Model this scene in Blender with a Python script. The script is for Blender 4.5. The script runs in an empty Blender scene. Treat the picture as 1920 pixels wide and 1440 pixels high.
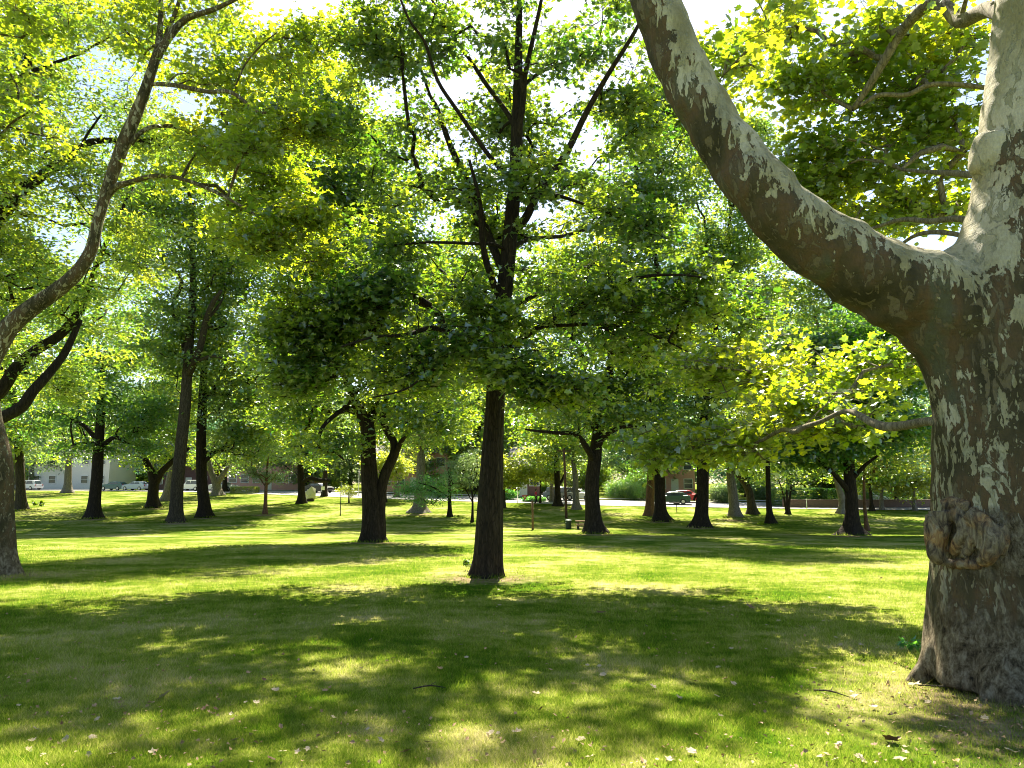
import bpy, math, random
import numpy as np
from mathutils import Vector, noise as mnoise
R = math.radians
C = bpy.context.scene.collection
scene = bpy.context.scene

# ---------------------------------------------------------------- camera, world, sun, exposure
F = 1400.0
PITCH = math.atan(182 / F)
CAMZ = 1.55
cam_d = bpy.data.cameras.new('camera'); cam = bpy.data.objects.new('camera', cam_d); C.objects.link(cam)
cam.location = (0, 0, CAMZ); cam.rotation_euler = (R(90) + PITCH, 0, 0)
cam_d.sensor_width = 36; cam_d.lens = 36 * F / 1920; cam_d.clip_end = 2000; cam_d.clip_start = 0.05
scene.camera = cam

SUN_EL, SUN_AZ = 50, 4          # elevation, degrees to the right of straight ahead
w = bpy.data.worlds.new('World'); scene.world = w; w.use_nodes = True
nt = w.node_tree; bg = nt.nodes['Background']
sky = nt.nodes.new('ShaderNodeTexSky'); sky.sky_type = 'NISHITA'; sky.sun_disc = False
sky.sun_elevation = R(SUN_EL); sky.sun_rotation = R(SUN_AZ); sky.altitude = 100
sky.air_density = 1.0; sky.dust_density = 1.0; sky.ozone_density = 1.0
nt.links.new(sky.outputs[0], bg.inputs[0]); bg.inputs[1].default_value = 0.062
sd = bpy.data.lights.new('sun', 'SUN'); so = bpy.data.objects.new('sun', sd); C.objects.link(so)
sd.energy = 5.0; sd.angle = R(0.5); sd.color = (1, .91, .72)
az = R(SUN_AZ); el = R(SUN_EL)
to_sun = Vector((math.sin(az) * math.cos(el), math.cos(az) * math.cos(el), math.sin(el)))
so.rotation_euler = to_sun.to_track_quat('Z', 'Y').to_euler(); so.location = (0, 0, 60)
scene.view_settings.view_transform = 'Standard'; scene.view_settings.look = 'None'
scene.view_settings.exposure = 2.0; scene.view_settings.gamma = 1
scene.render.engine = 'CYCLES'
cy = scene.cycles
cy.max_bounces = 10; cy.diffuse_bounces = 6; cy.glossy_bounces = 2; cy.transmission_bounces = 6
cy.transparent_max_bounces = 4; cy.use_denoising = True; cy.caustics_reflective = False; cy.caustics_refractive = False
cy.sample_clamp_indirect = 6; cy.filter_width = 1.0

rng = np.random.default_rng(7); random.seed(7)

# ---------------------------------------------------------------- helpers: placing
def zg(y):
    """height of the lawn at distance y: falls gently to 60 m, climbs back to the street"""
    def f(y):
        y = np.maximum(y, -30.0)
        a = -0.038 * y
        b = -0.038 * 60 + 0.038 * (np.minimum(y, 120.0) - 60)
        k = 0.35
        return np.log(np.exp(a / k) + np.exp(b / k)) * k
    r = f(np.asarray(y, float))
    return float(r) if np.ndim(y) == 0 else r

def P(px, py, Y):
    u = (px - 960) / F; v = (720 - py) / F
    dy = math.cos(PITCH) - v * math.sin(PITCH); dz = math.sin(PITCH) + v * math.cos(PITCH)
    return np.array([u * Y / dy, Y, CAMZ + dz * Y / dy])

def G(px, py):
    """where the line of sight through a pixel of the photograph meets the lawn"""
    Y = 2.0
    while Y < 140:
        if P(px, py, Y)[2] <= zg(Y): break
        Y += 0.05
    p = P(px, py, Y); p[2] = zg(Y); return p

# ---------------------------------------------------------------- helpers: mesh
class Geo:
    def __init__(s): s.v = []; s.f = {}; s.n = 0
    def add(s, v, faces):
        v = np.asarray(v, float).reshape(-1, 3)
        for f in faces:
            f = np.asarray(f, int)
            s.f.setdefault(f.shape[1], []).append(f + s.n)
        s.v.append(v); s.n += len(v)
    def mesh(s, name, smooth=False, mat=None):
        me = bpy.data.meshes.new(name)
        V = np.concatenate(s.v); me.vertices.add(len(V)); me.vertices.foreach_set('co', V.astype(np.float32).ravel())
        idx = []; st = []; tot = []; c = 0
        for k, lst in s.f.items():
            f = np.concatenate(lst); idx.append(f.ravel()); m = len(f)
            st.append(c + np.arange(m) * k); tot.append(np.full(m, k)); c += m * k
        idx = np.concatenate(idx); st = np.concatenate(st); tot = np.concatenate(tot)
        me.loops.add(len(idx)); me.loops.foreach_set('vertex_index', idx.astype(np.int32))
        me.polygons.add(len(st)); me.polygons.foreach_set('loop_start', st.astype(np.int32))
        me.polygons.foreach_set('loop_total', tot.astype(np.int32))
        me.polygons.foreach_set('use_smooth', np.full(len(st), smooth))
        me.update(calc_edges=True); me.validate()
        if mat: me.materials.append(mat)
        return me

def link(name, me, parent=None):
    o = bpy.data.objects.new(name, me); C.objects.link(o)
    if parent:
        o.parent = parent
        o.matrix_parent_inverse = parent.matrix_basis.inverted()
    return o

def tag(o, label=None, cat=None, group=None, kind=None):
    if label: o['label'] = label
    if cat: o['category'] = cat
    if group: o['group'] = group
    if kind: o['kind'] = kind
    return o

def empty(name, loc, label, cat, group=None):
    o = bpy.data.objects.new(name, None); C.objects.link(o)
    o.location = tuple(float(c) for c in loc); o.empty_display_size = .3
    return tag(o, label, cat, group)

def catmull(pts, rad, sub):
    pts = np.asarray(pts, float); rad = np.asarray(rad, float)
    if sub <= 1 or len(pts) < 3: return pts, rad
    q = np.vstack([2 * pts[0] - pts[1], pts, 2 * pts[-1] - pts[-2]])
    out = []; ro = []
    for i in range(len(pts) - 1):
        p0, p1, p2, p3 = q[i], q[i + 1], q[i + 2], q[i + 3]
        for j in range(sub):
            t = j / sub
            out.append(.5 * ((2 * p1) + (-p0 + p2) * t + (2 * p0 - 5 * p1 + 4 * p2 - p3) * t * t + (-p0 + 3 * p1 - 3 * p2 + p3) * t ** 3))
            ro.append(rad[i] * (1 - t) + rad[i + 1] * t)
    out.append(pts[-1]); ro.append(rad[-1])
    return np.array(out), np.array(ro)

def tube(geo, pts, rad, seg=8, sub=1, fn=None, cap=True):
    pts, rad = catmull(pts, rad, sub)
    n = len(pts)
    T = np.gradient(pts, axis=0); T /= np.linalg.norm(T, axis=1)[:, None] + 1e-9
    ref = np.array([0, -1., 0]) if abs(T[0][1]) < .9 else np.array([1., 0, 0])
    u = ref - T[0] * ref.dot(T[0]); u /= np.linalg.norm(u)
    U = np.empty((n, 3))
    for i in range(n):
        u = u - T[i] * u.dot(T[i]); u /= np.linalg.norm(u) + 1e-9; U[i] = u
    W = np.cross(T, U)
    a = np.arange(seg) * 2 * np.pi / seg
    rr = np.repeat(rad[:, None], seg, 1)
    if fn is not None: rr = rr * fn(pts, a)
    v = pts[:, None, :] + (np.cos(a)[None, :, None] * U[:, None, :] + np.sin(a)[None, :, None] * W[:, None, :]) * rr[:, :, None]
    i, j = np.meshgrid(np.arange(n - 1), np.arange(seg), indexing='ij')
    j2 = (j + 1) % seg
    f = np.stack([i * seg + j, i * seg + j2, (i + 1) * seg + j2, (i + 1) * seg + j], -1).reshape(-1, 4)
    fs = [f]
    V = v.reshape(-1, 3)
    if cap:
        V = np.vstack([V, pts[0], pts[-1]]); k = n * seg
        jj = np.arange(seg); j2 = (jj + 1) % seg
        fs.append(np.stack([j2, jj, np.full(seg, k)], -1))
        fs.append(np.stack([(n - 1) * seg + jj, (n - 1) * seg + j2, np.full(seg, k + 1)], -1))
    geo.add(V, fs)

def box(geo, c, s, rot=0.0):
    x, y, z = [k / 2 for k in s]
    v = np.array([[i, j, k] for i in (-x, x) for j in (-y, y) for k in (-z, z)])
    if rot:
        cs, sn = math.cos(rot), math.sin(rot); v = v @ np.array([[cs, sn, 0], [-sn, cs, 0], [0, 0, 1]])
    geo.add(v + np.asarray(c, float), [np.array([[0, 1, 3, 2], [4, 6, 7, 5], [0, 4, 5, 1], [2, 3, 7, 6], [0, 2, 6, 4], [1, 5, 7, 3]])])

# ---------------------------------------------------------------- materials
def newmat(name):
    m = bpy.data.materials.new(name); m.use_nodes = True
    n = m.node_tree.nodes; n.clear(); out = n.new('ShaderNodeOutputMaterial')
    return m, m.node_tree, out
def N(t, typ, **kw):
    n = t.nodes.new(typ)
    for k, v in kw.items(): setattr(n, k, v)
    return n
def setin(n, **kw):
    for k, v in kw.items(): n.inputs[k.replace('_', ' ')].default_value = v
    return n
def rgb(c): return (c[0], c[1], c[2], 1)
def ramp(t, stops, interp='LINEAR'):
    r = N(t, 'ShaderNodeValToRGB'); r.color_ramp.interpolation = interp
    e = r.color_ramp.elements
    while len(e) < len(stops): e.new(.5)
    for i, (p, c) in enumerate(stops): e[i].position = p; e[i].color = rgb(c)
    return r

def leaf_mat(name, refl, refl2, trans, trans2, mixf=.5, gloss=.13):
    m, t, out = newmat(name); L = t.links
    g = N(t, 'ShaderNodeNewGeometry')
    r1 = ramp(t, [(0, refl), (1, refl2)]); r2 = ramp(t, [(0, trans), (.75, tuple((a + b) / 2 for a, b in zip(trans, trans2))), (1, trans2)])
    # slow colour drift through the crown (leaf age), fixed to the tree
    tc = N(t, 'ShaderNodeTexCoord'); nz = setin(N(t, 'ShaderNodeTexNoise'), Scale=.7, Detail=2.0)
    L.new(tc.outputs['Object'], nz.inputs['Vector'])
    mx = N(t, 'ShaderNodeMath', operation='MULTIPLY_ADD'); L.new(g.outputs['Random Per Island'], mx.inputs[0])
    mx.inputs[1].default_value = .6
    sb = N(t, 'ShaderNodeMath', operation='MULTIPLY_ADD'); L.new(nz.outputs['Fac'], sb.inputs[0]); sb.inputs[1].default_value = 2.4; sb.inputs[2].default_value = -1.0
    L.new(sb.outputs[0], mx.inputs[2])
    L.new(mx.outputs[0], r1.inputs[0]); L.new(mx.outputs[0], r2.inputs[0])
    d = N(t, 'ShaderNodeBsdfDiffuse'); tr = N(t, 'ShaderNodeBsdfTranslucent'); gl = N(t, 'ShaderNodeBsdfGlossy'); gl.inputs['Roughness'].default_value = .33
    gl.inputs['Color'].default_value = (.8, .85, .9, 1)
    L.new(r1.outputs[0], d.inputs[0]); L.new(r2.outputs[0], tr.inputs[0])
    a = N(t, 'ShaderNodeMixShader'); a.inputs[0].default_value = mixf; L.new(d.outputs[0], a.inputs[1]); L.new(tr.outputs[0], a.inputs[2])
    b = N(t, 'ShaderNodeMixShader'); b.inputs[0].default_value = gloss; L.new(a.outputs[0], b.inputs[1]); L.new(gl.outputs[0], b.inputs[2])
    L.new(b.outputs[0], out.inputs[0]); return m

LM = {
 'maple':  leaf_mat('maple_leaf', (.024, .060, .010), (.060, .115, .018), (.09, .28, .010), (.72, .82, .025), .55),
 'syc':    leaf_mat('sycamore_leaf', (.05, .10, .015), (.08, .15, .02), (.26, .46, .010), (.88, .88, .02), .62),
 'elm':    leaf_mat('elm_leaf', (.035, .085, .02), (.07, .13, .03), (.17, .40, .02), (.82, .86, .04), .6),
 'dark':   leaf_mat('dark_leaf', (.02, .065, .018), (.04, .09, .02), (.09, .34, .02), (.50, .70, .03), .55),
 'teal':   leaf_mat('hazy_blue_green_leaf', (.04, .10, .06), (.07, .14, .08), (.10, .30, .12), (.25, .48, .16), .45),  # bluish cast of distant air and sky reflection put into the leaf colour
 'yellow': leaf_mat('yellow_leaf', (.10, .15, .02), (.14, .19, .03), (.5, .62, .03), (.85, .85, .06), .55),
 'pale':   leaf_mat('pale_leaf', (.08, .14, .05), (.12, .19, .08), (.24, .42, .08), (.55, .70, .16), .5),
 'green':  leaf_mat('fresh_green_leaf', (.03, .11, .02), (.06, .17, .03), (.10, .46, .04), (.36, .70, .06), .55),
}

def bark_mat(name, c1, c2, c3, scale=1.0, bump=.6, zs=.16):
    m, t, out = newmat(name); L = t.links
    tc = N(t, 'ShaderNodeTexCoord'); mp = N(t, 'ShaderNodeMapping'); mp.inputs['Scale'].default_value = (scale, scale, scale * zs)
    L.new(tc.outputs['Object'], mp.inputs[0])
    nz = setin(N(t, 'ShaderNodeTexNoise'), Scale=14.0, Detail=6.0, Roughness=.65, Distortion=.4); L.new(mp.outputs[0], nz.inputs['Vector'])
    vo = N(t, 'ShaderNodeTexVoronoi'); vo.feature = 'DISTANCE_TO_EDGE'; vo.inputs['Scale'].default_value = 20; L.new(mp.outputs[0], vo.inputs['Vector'])
    r = ramp(t, [(.3, c1), (.52, c2), (.75, c3)]); L.new(nz.outputs['Fac'], r.inputs[0])
    rv = ramp(t, [(0, (.35, .35, .35)), (.12, (1, 1, 1))]); L.new(vo.outputs['Distance'], rv.inputs[0])
    mu = N(t, 'ShaderNodeMixRGB', blend_type='MULTIPLY'); mu.inputs[0].default_value = .8; L.new(r.outputs[0], mu.inputs[1]); L.new(rv.outputs[0], mu.inputs[2])
    p = setin(N(t, 'ShaderNodeBsdfPrincipled'), Roughness=.9); p.inputs['Specular IOR Level'].default_value = .2
    L.new(mu.outputs[0], p.inputs['Base Color'])
    ad = N(t, 'ShaderNodeMath', operation='MULTIPLY'); L.new(nz.outputs['Fac'], ad.inputs[0]); L.new(rv.outputs[0], ad.inputs[1])
    bp = setin(N(t, 'ShaderNodeBump'), Strength=bump, Distance=.05); L.new(ad.outputs[0], bp.inputs['Height']); L.new(bp.outputs[0], p.inputs['Normal'])
    L.new(p.outputs[0], out.inputs[0]); return m
BK = {
 'dark': bark_mat('dark_bark', (.012, .009, .006), (.030, .022, .014), (.065, .050, .034)),
 'mid':  bark_mat('brown_bark', (.028, .022, .014), (.062, .050, .032), (.125, .10, .068)),
 'grey': bark_mat('grey_bark', (.10, .09, .08), (.20, .175, .15), (.32, .29, .25), bump=.4),
 'red':  bark_mat('reddish_bark', (.08, .045, .03), (.17, .09, .055), (.26, .15, .09), bump=.3),
}

def syc_bark():
    m, t, out = newmat('sycamore_bark'); L = t.links
    tc = N(t, 'ShaderNodeTexCoord'); at = N(t, 'ShaderNodeAttribute'); at.attribute_name = 'pale'
    at2 = N(t, 'ShaderNodeAttribute'); at2.attribute_name = 'rough'
    mp = N(t, 'ShaderNodeMapping'); mp.inputs['Scale'].default_value = (1.25, 1.25, .5); L.new(tc.outputs['Object'], mp.inputs[0])
    def noise(sc, det, rough=.55, dist=0., src=mp):
        n = setin(N(t, 'ShaderNodeTexNoise'), Scale=sc, Detail=det, Roughness=rough, Distortion=dist); L.new(src.outputs[0], n.inputs['Vector']); return n
    n1 = noise(5.2, 6, .64, 1.0); n2 = noise(17, 3, .5, .5); n3 = noise(2.2, 3); n4 = noise(40, 5, .7)
    def math2(op, a, b, c=None):
        k = N(t, 'ShaderNodeMath', operation=op)
        for i, x in enumerate([a, b, c]):
            if x is None: continue
            if isinstance(x, (int, float)): k.inputs[i].default_value = x
            else: L.new(x, k.inputs[i])
        return k.outputs[0]
    # where the outer scales have come off
    s = math2('MULTIPLY_ADD', n2.outputs['Fac'], .50, math2('MULTIPLY', n1.outputs['Fac'], 1.0))      # mean .65
    s = math2('ADD', s, math2('MULTIPLY_ADD', at.outputs['Fac'], .62, -.31))
    mask = math2('MULTIPLY', math2('SUBTRACT', s, .745), 60.0)
    k = N(t, 'ShaderNodeClamp'); L.new(mask, k.inputs[0])
    olive = ramp(t, [(.36, (.042, .036, .016)), (.46, (.078, .062, .030)), (.54, (.118, .075, .036)), (.64, (.095, .092, .052))]); L.new(n3.outputs['Fac'], olive.inputs[0])
    cream = ramp(t, [(.38, (.27, .24, .13)), (.5, (.40, .36, .23)), (.62, (.50, .46, .34))]); L.new(n3.outputs['Fac'], cream.inputs[0])
    fine = ramp(t, [(.35, (.72, .72, .72)), (.65, (1.15, 1.15, 1.15))]); L.new(n4.outputs['Fac'], fine.inputs[0])
    n7 = noise(9, 5, .6, .8)
    kb = N(t, 'ShaderNodeClamp'); L.new(math2('MULTIPLY', math2('SUBTRACT', n7.outputs['Fac'], .55), 40.0), kb.inputs[0])
    ol2 = N(t, 'ShaderNodeMixRGB'); L.new(kb.outputs[0], ol2.inputs[0]); L.new(olive.outputs[0], ol2.inputs[1]); ol2.inputs[2].default_value = (.155, .125, .07, 1); olive = ol2
    kc = N(t, 'ShaderNodeClamp'); L.new(math2('MULTIPLY', math2('SUBTRACT', n7.outputs['Fac'], .53), 30.0), kc.inputs[0])
    cr2 = N(t, 'ShaderNodeMixRGB'); L.new(kc.outputs[0], cr2.inputs[0]); L.new(cream.outputs[0], cr2.inputs[1]); cr2.inputs[2].default_value = (.33, .31, .20, 1); cream = cr2
    mix = N(t, 'ShaderNodeMixRGB'); L.new(k.outputs[0], mix.inputs[0]); L.new(olive.outputs[0], mix.inputs[1]); L.new(cream.outputs[0], mix.inputs[2])
    # old scaly grey brown bark near the root
    mp2 = N(t, 'ShaderNodeMapping'); mp2.inputs['Scale'].default_value = (1, 1, .6); L.new(tc.outputs['Object'], mp2.inputs[0])
    n5 = noise(15, 9, .78, .3, mp2)
    old = ramp(t, [(.37, (.03, .022, .012)), (.44, (.13, .098, .052)), (.51, (.25, .20, .12)), (.61, (.44, .38, .26))]); L.new(n5.outputs['Fac'], old.inputs[0])
    rg = math2('MULTIPLY', math2('SUBTRACT', math2('ADD', at2.outputs['Fac'], math2('MULTIPLY', n1.outputs['Fac'], .5)), .68), 7.0)
    kr = N(t, 'ShaderNodeClamp'); L.new(rg, kr.inputs[0])
    mix2 = N(t, 'ShaderNodeMixRGB'); L.new(kr.outputs[0], mix2.inputs[0]); L.new(mix.outputs[0], mix2.inputs[1]); L.new(old.outputs[0], mix2.inputs[2])
    mu = N(t, 'ShaderNodeMixRGB', blend_type='MULTIPLY'); mu.inputs[0].default_value = .7; L.new(mix2.outputs[0], mu.inputs[1]); L.new(fine.outputs[0], mu.inputs[2])
    p = setin(N(t, 'ShaderNodeBsdfPrincipled'), Roughness=.8); p.inputs['Specular IOR Level'].default_value = .25
    L.new(mu.outputs[0], p.inputs['Base Color'])
    # horizontal wrinkles and plate edges
    mp3 = N(t, 'ShaderNodeMapping'); mp3.inputs['Scale'].default_value = (1, 1, 9); L.new(tc.outputs['Object'], mp3.inputs[0])
    n6 = noise(2.6, 4, .6, .3, mp3)
    h = math2('ADD', math2('MULTIPLY_ADD', kb.outputs[0], -.2, math2('MULTIPLY', k.outputs[0], -.45)), math2('MULTIPLY', n4.outputs['Fac'], .35))
    h = math2('ADD', h, math2('MULTIPLY', n6.outputs['Fac'], .35))
    h = math2('ADD', h, math2('MULTIPLY', math2('MULTIPLY', n5.outputs['Fac'], kr.outputs[0]), 2.2))
    bp = setin(N(t, 'ShaderNodeBump'), Strength=1.0, Distance=.045); L.new(h, bp.inputs['Height']); L.new(bp.outputs[0], p.inputs['Normal'])
    L.new(p.outputs[0], out.inputs[0]); return m
SYC = syc_bark()
def burl_mat():
    m, t, out = newmat('burl_wood'); L = t.links
    tc = N(t, 'ShaderNodeTexCoord'); mp = N(t, 'ShaderNodeMapping'); mp.inputs['Scale'].default_value = (1, 1, .4); L.new(tc.outputs['Object'], mp.inputs[0])
    a = setin(N(t, 'ShaderNodeTexNoise'), Scale=16.0, Detail=7.0, Roughness=.7, Distortion=1.0); b = setin(N(t, 'ShaderNodeTexNoise'), Scale=5.0, Detail=3.0)
    L.new(mp.outputs[0], a.inputs['Vector']); L.new(tc.outputs['Object'], b.inputs['Vector'])
    r1 = ramp(t, [(.36, (.03, .02, .012)), (.45, (.11, .08, .045)), (.54, (.21, .165, .095)), (.66, (.33, .28, .18))]); r2 = ramp(t, [(.36, (.035, .018, .008)), (.46, (.16, .08, .028)), (.56, (.34, .19, .06)), (.68, (.42, .32, .14))])
    L.new(a.outputs['Fac'], r1.inputs[0]); L.new(a.outputs['Fac'], r2.inputs[0])
    k = ramp(t, [(.47, (0, 0, 0)), (.6, (1, 1, 1))]); L.new(b.outputs['Fac'], k.inputs[0])
    mx = N(t, 'ShaderNodeMixRGB'); L.new(k.outputs[0], mx.inputs[0]); L.new(r1.outputs[0], mx.inputs[1]); L.new(r2.outputs[0], mx.inputs[2])
    p = setin(N(t, 'ShaderNodeBsdfPrincipled'), Roughness=.75); L.new(mx.outputs[0], p.inputs['Base Color'])
    bp = setin(N(t, 'ShaderNodeBump'), Strength=1.0, Distance=.03); L.new(a.outputs['Fac'], bp.inputs['Height']); L.new(bp.outputs[0], p.inputs['Normal'])
    L.new(p.outputs[0], out.inputs[0]); return m
BURL = burl_mat()

def plain(name, col, rough=.6, metal=0., var=.15, scale=8., spec=.4):
    m, t, out = newmat(name); L = t.links
    tc = N(t, 'ShaderNodeTexCoord'); nz = setin(N(t, 'ShaderNodeTexNoise'), Scale=scale, Detail=4.0); L.new(tc.outputs['Object'], nz.inputs['Vector'])
    r = ramp(t, [(.3, tuple(c * (1 - var) for c in col)), (.7, tuple(min(1, c * (1 + var)) for c in col))]); L.new(nz.outputs['Fac'], r.inputs[0])
    p = setin(N(t, 'ShaderNodeBsdfPrincipled'), Roughness=rough, Metallic=metal); p.inputs['Specular IOR Level'].default_value = spec
    L.new(r.outputs[0], p.inputs['Base Color']); L.new(p.outputs[0], out.inputs[0]); return m
def brick(name, c1, c2, mortar, scale=1.0):
    m, t, out = newmat(name); L = t.links
    tc = N(t, 'ShaderNodeTexCoord'); mp = N(t, 'ShaderNodeMapping'); mp.inputs['Rotation'].default_value = (R(90), 0, 0); L.new(tc.outputs['Object'], mp.inputs[0])
    b = N(t, 'ShaderNodeTexBrick'); b.inputs['Scale'].default_value = scale; b.inputs['Color1'].default_value = rgb(c1); b.inputs['Color2'].default_value = rgb(c2); b.inputs['Mortar'].default_value = rgb(mortar)
    b.inputs['Brick Width'].default_value = .22; b.inputs['Row Height'].default_value = .075; b.inputs['Mortar Size'].default_value = .01
    L.new(mp.outputs[0], b.inputs['Vector'])
    p = setin(N(t, 'ShaderNodeBsdfPrincipled'), Roughness=.85); L.new(b.outputs[0], p.inputs['Base Color']); L.new(p.outputs[0], out.inputs[0]); return m

# ---------------------------------------------------------------- leaves
LEAF = {
 # outlines: x across, y along the leaf (stalk at 0), z fold
 'quad': np.array([[0, 0, 0], [.36, .5, .10], [0, 1, -.05], [-.36, .5, .10]]),
 'narrow': np.array([[0, 0, 0], [.22, .5, .06], [0, 1.1, -.08], [-.22, .5, .06]]),
 'maple': np.array([[0, 0, 0], [.30, .10, .04], [.22, .34, 0], [.52, .58, .10], [.22, .62, .02], [0, 1.02, -.08],
                    [-.22, .62, .02], [-.52, .58, .10], [-.22, .34, 0], [-.30, .10, .04]]),
 'syc': np.array([[0, 0, 0], [.30, -.04, .05], [.36, .16, .05], [.58, .30, .10], [.40, .42, .05], [.44, .66, .07], [.20, .62, .02], [.0, .98, -.08],
                  [-.20, .62, .02], [-.44, .66, .07], [-.40, .42, .05], [-.58, .30, .10], [-.36, .16, .05], [-.30, -.04, .05]]),
}
def nrm(a): return a / (np.linalg.norm(a, axis=-1, keepdims=True) + 1e-9)
def leaves(geo, pos, out, size, shape, tilt=.55, droop=.35):
    """one leaf at each pos; out = outward direction"""
    n = len(pos); T = LEAF[shape]; k = len(T)
    nn = rng.normal(0, tilt, (n, 3)); nn[:, 2] += 1; nn = nrm(nn)
    a = nrm(out + rng.normal(0, .8, (n, 3))) ; a[:, 2] -= droop * rng.random(n) * 1.5
    a = nrm(a - nn * (a * nn).sum(1, keepdims=True)); b = np.cross(nn, a)
    s = (size * rng.uniform(.6, 1.3, n))[:, None, None]
    fl = rng.uniform(.3, 2.4, n)[:, None, None]
    v = pos[:, None, :] + s * (T[None, :, 0:1] * b[:, None, :] + T[None, :, 1:2] * a[:, None, :] + T[None, :, 2:3] * fl * nn[:, None, :])
    geo.add(v.reshape(-1, 3), [np.arange(n * k).reshape(n, k)])

# ---------------------------------------------------------------- trees
def root_flare(h0, amt, k=5, ph=0., hh=.45, flute=.05):
    def fn(pts, a):
        h = (pts[:, 2] - h0)[:, None]
        e = np.exp(-np.maximum(h, 0) / hh)
        rdg = .03 * np.cos(11 * a[None, :] + np.sin(h * .8 + ph) * 1.2) + .022 * np.cos(17 * a[None, :] + h * .35) * np.cos(h * 1.3) if len(a) > 30 else 0
        return rdg + 1 + amt * e * (.55 + .45 * np.cos(k * a[None, :] + ph)) + flute * np.cos(3 * a[None, :] + ph * 2) + .03 * np.sin(7 * a[None, :] + h * 1.3)
    return fn

class Skeleton:
    def __init__(s): s.pos = []; s.par = []; s.desc = None; s.rad = []; s.paths = []
    def trace(s, pts, rads, attach=False):
        """a hand-laid limb: nodes every ~.4 m"""
        P_, R_ = catmull(pts, rads, 4)
        base = len(s.pos)
        for p, r in zip(P_, R_): s.pos.append(p); s.par.append(-1); s.rad.append(r)
        return P_, R_
    def reach(s, targets, order_from, step=.6, up=.12, wob=.10, lo=0):
        targets = np.asarray(targets)
        d = np.linalg.norm((targets - order_from) * np.array([1, 1, .5]), axis=1)
        targets = targets[np.argsort(d)]
        pos = np.empty((len(s.pos) + len(targets) * 14 + 10, 3)); n = len(s.pos); pos[:n] = s.pos
        ok = np.zeros(len(pos), bool); ok[lo:n] = True
        fixed = n
        tips = []
        for t in targets:
            dv = pos[:n] - t
            # a branch leaves its parent below and inward of where it ends
            cost = np.sqrt((dv ** 2).sum(1)) + np.maximum(dv[:, 2], 0) * 1.1
            cost[~ok[:n]] = 1e9
            i = int(np.argmin(cost)); a = pos[i]; L = np.linalg.norm(t - a)
            m = int(min(12, max(2, round(L / step))))
            path = [i]
            side = rng.normal(0, wob * L, 3)
            for j in range(1, m + 1):
                f = j / m
                q = a + (t - a) * f + side * math.sin(math.pi * f) * .6 + np.array([0, 0, up * L * math.sin(math.pi * f)]) + rng.normal(0, .02 * L, 3) * (j < m)
                pos[n] = q; ok[n] = True; s.pos.append(q); s.par.append(path[-1]); s.rad.append(0.); path.append(n); n += 1
            s.paths.append(path); tips.append((n - 1, nrm(t - a)))
        cnt = np.zeros(n)
        for ti, _ in tips:
            i = ti
            while i >= fixed: cnt[i] += 1; i = s.par[i]
        s.cnt = cnt; s.fixed = fixed
        return tips
    def build(s, geo, r0=.010, maxr=9., seg=5, pw=.55):
        for path in s.paths:
            r = np.array([r0 * max(s.cnt[i], 1) ** pw for i in path[1:]])
            r = np.concatenate([[r[0] * 1.15], r]); r = np.minimum(r, maxr); r[-1] *= .6
            if path[0] < s.fixed: r[0] = min(r[1] * 1.5, s.rad[path[0]] * .9 if s.rad[path[0]] else 9)
            tube(geo, [s.pos[i] for i in path], r, seg=seg if r[0] < .06 else 7, cap=False)

def ell_targets(n, c, r, gap=.42, gs=2.6, seed=0., shell=.35, zmin=None):
    """points in an ellipsoid, thinned by noise so the crown has clumps and gaps"""
    out = []; tries = 0
    c = np.asarray(c); r = np.asarray(r)
    while len(out) < n and tries < n * 60:
        tries += 1
        p = rng.normal(0, 1, 3); p /= np.linalg.norm(p); p *= (shell + (1 - shell) * rng.random()) ** .5 if rng.random() < .8 else rng.random()
        q = c + p * r
        if zmin is not None and q[2] < zmin: continue
        k = mnoise.noise(Vector((q[0] / gs + seed, q[1] / gs, q[2] / gs * 1.5))) * .5 + .5
        if k < gap + .1 * rng.random(): continue
        out.append(q)
    return out

def foliage(geo, tips, skel, per, sig, size, shape, flat=.45, sprays=None, spray_r=.006, tilt=.55, droop=.35):
    for ti, d in tips:
        c = np.asarray(skel.pos[ti]); dh = d * np.array([1, 1, .3])
        m = max(3, int(per * rng.uniform(.5, 1.5)))
        # three to four small sprays leave the tip; leaves sit along them
        k = 4
        ang = math.atan2(dh[1], dh[0]) + np.linspace(-1.5, 1.5, k) + rng.normal(0, .3, k)
        dirs = np.stack([np.cos(ang), np.sin(ang), rng.normal(-.05, .28, k)], 1)
        which = rng.integers(0, k, m); f = rng.random(m) ** .7
        ln = sig * 2.0
        pos = c + dirs[which] * (f * ln)[:, None] - dh * sig * .5 + rng.normal(0, 1, (m, 3)) * np.array([sig * .5, sig * .5, sig * flat * .6])
        leaves(geo, pos, dirs[which], size, shape, tilt, droop)
        if sprays is not None:
            for q in dirs:
                tube(sprays, [c, c + q * ln * .5 + rng.normal(0, .03, 3), c + q * ln * .95], [spray_r * 1.5, spray_r, spray_r * .4], seg=4, cap=False)

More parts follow.
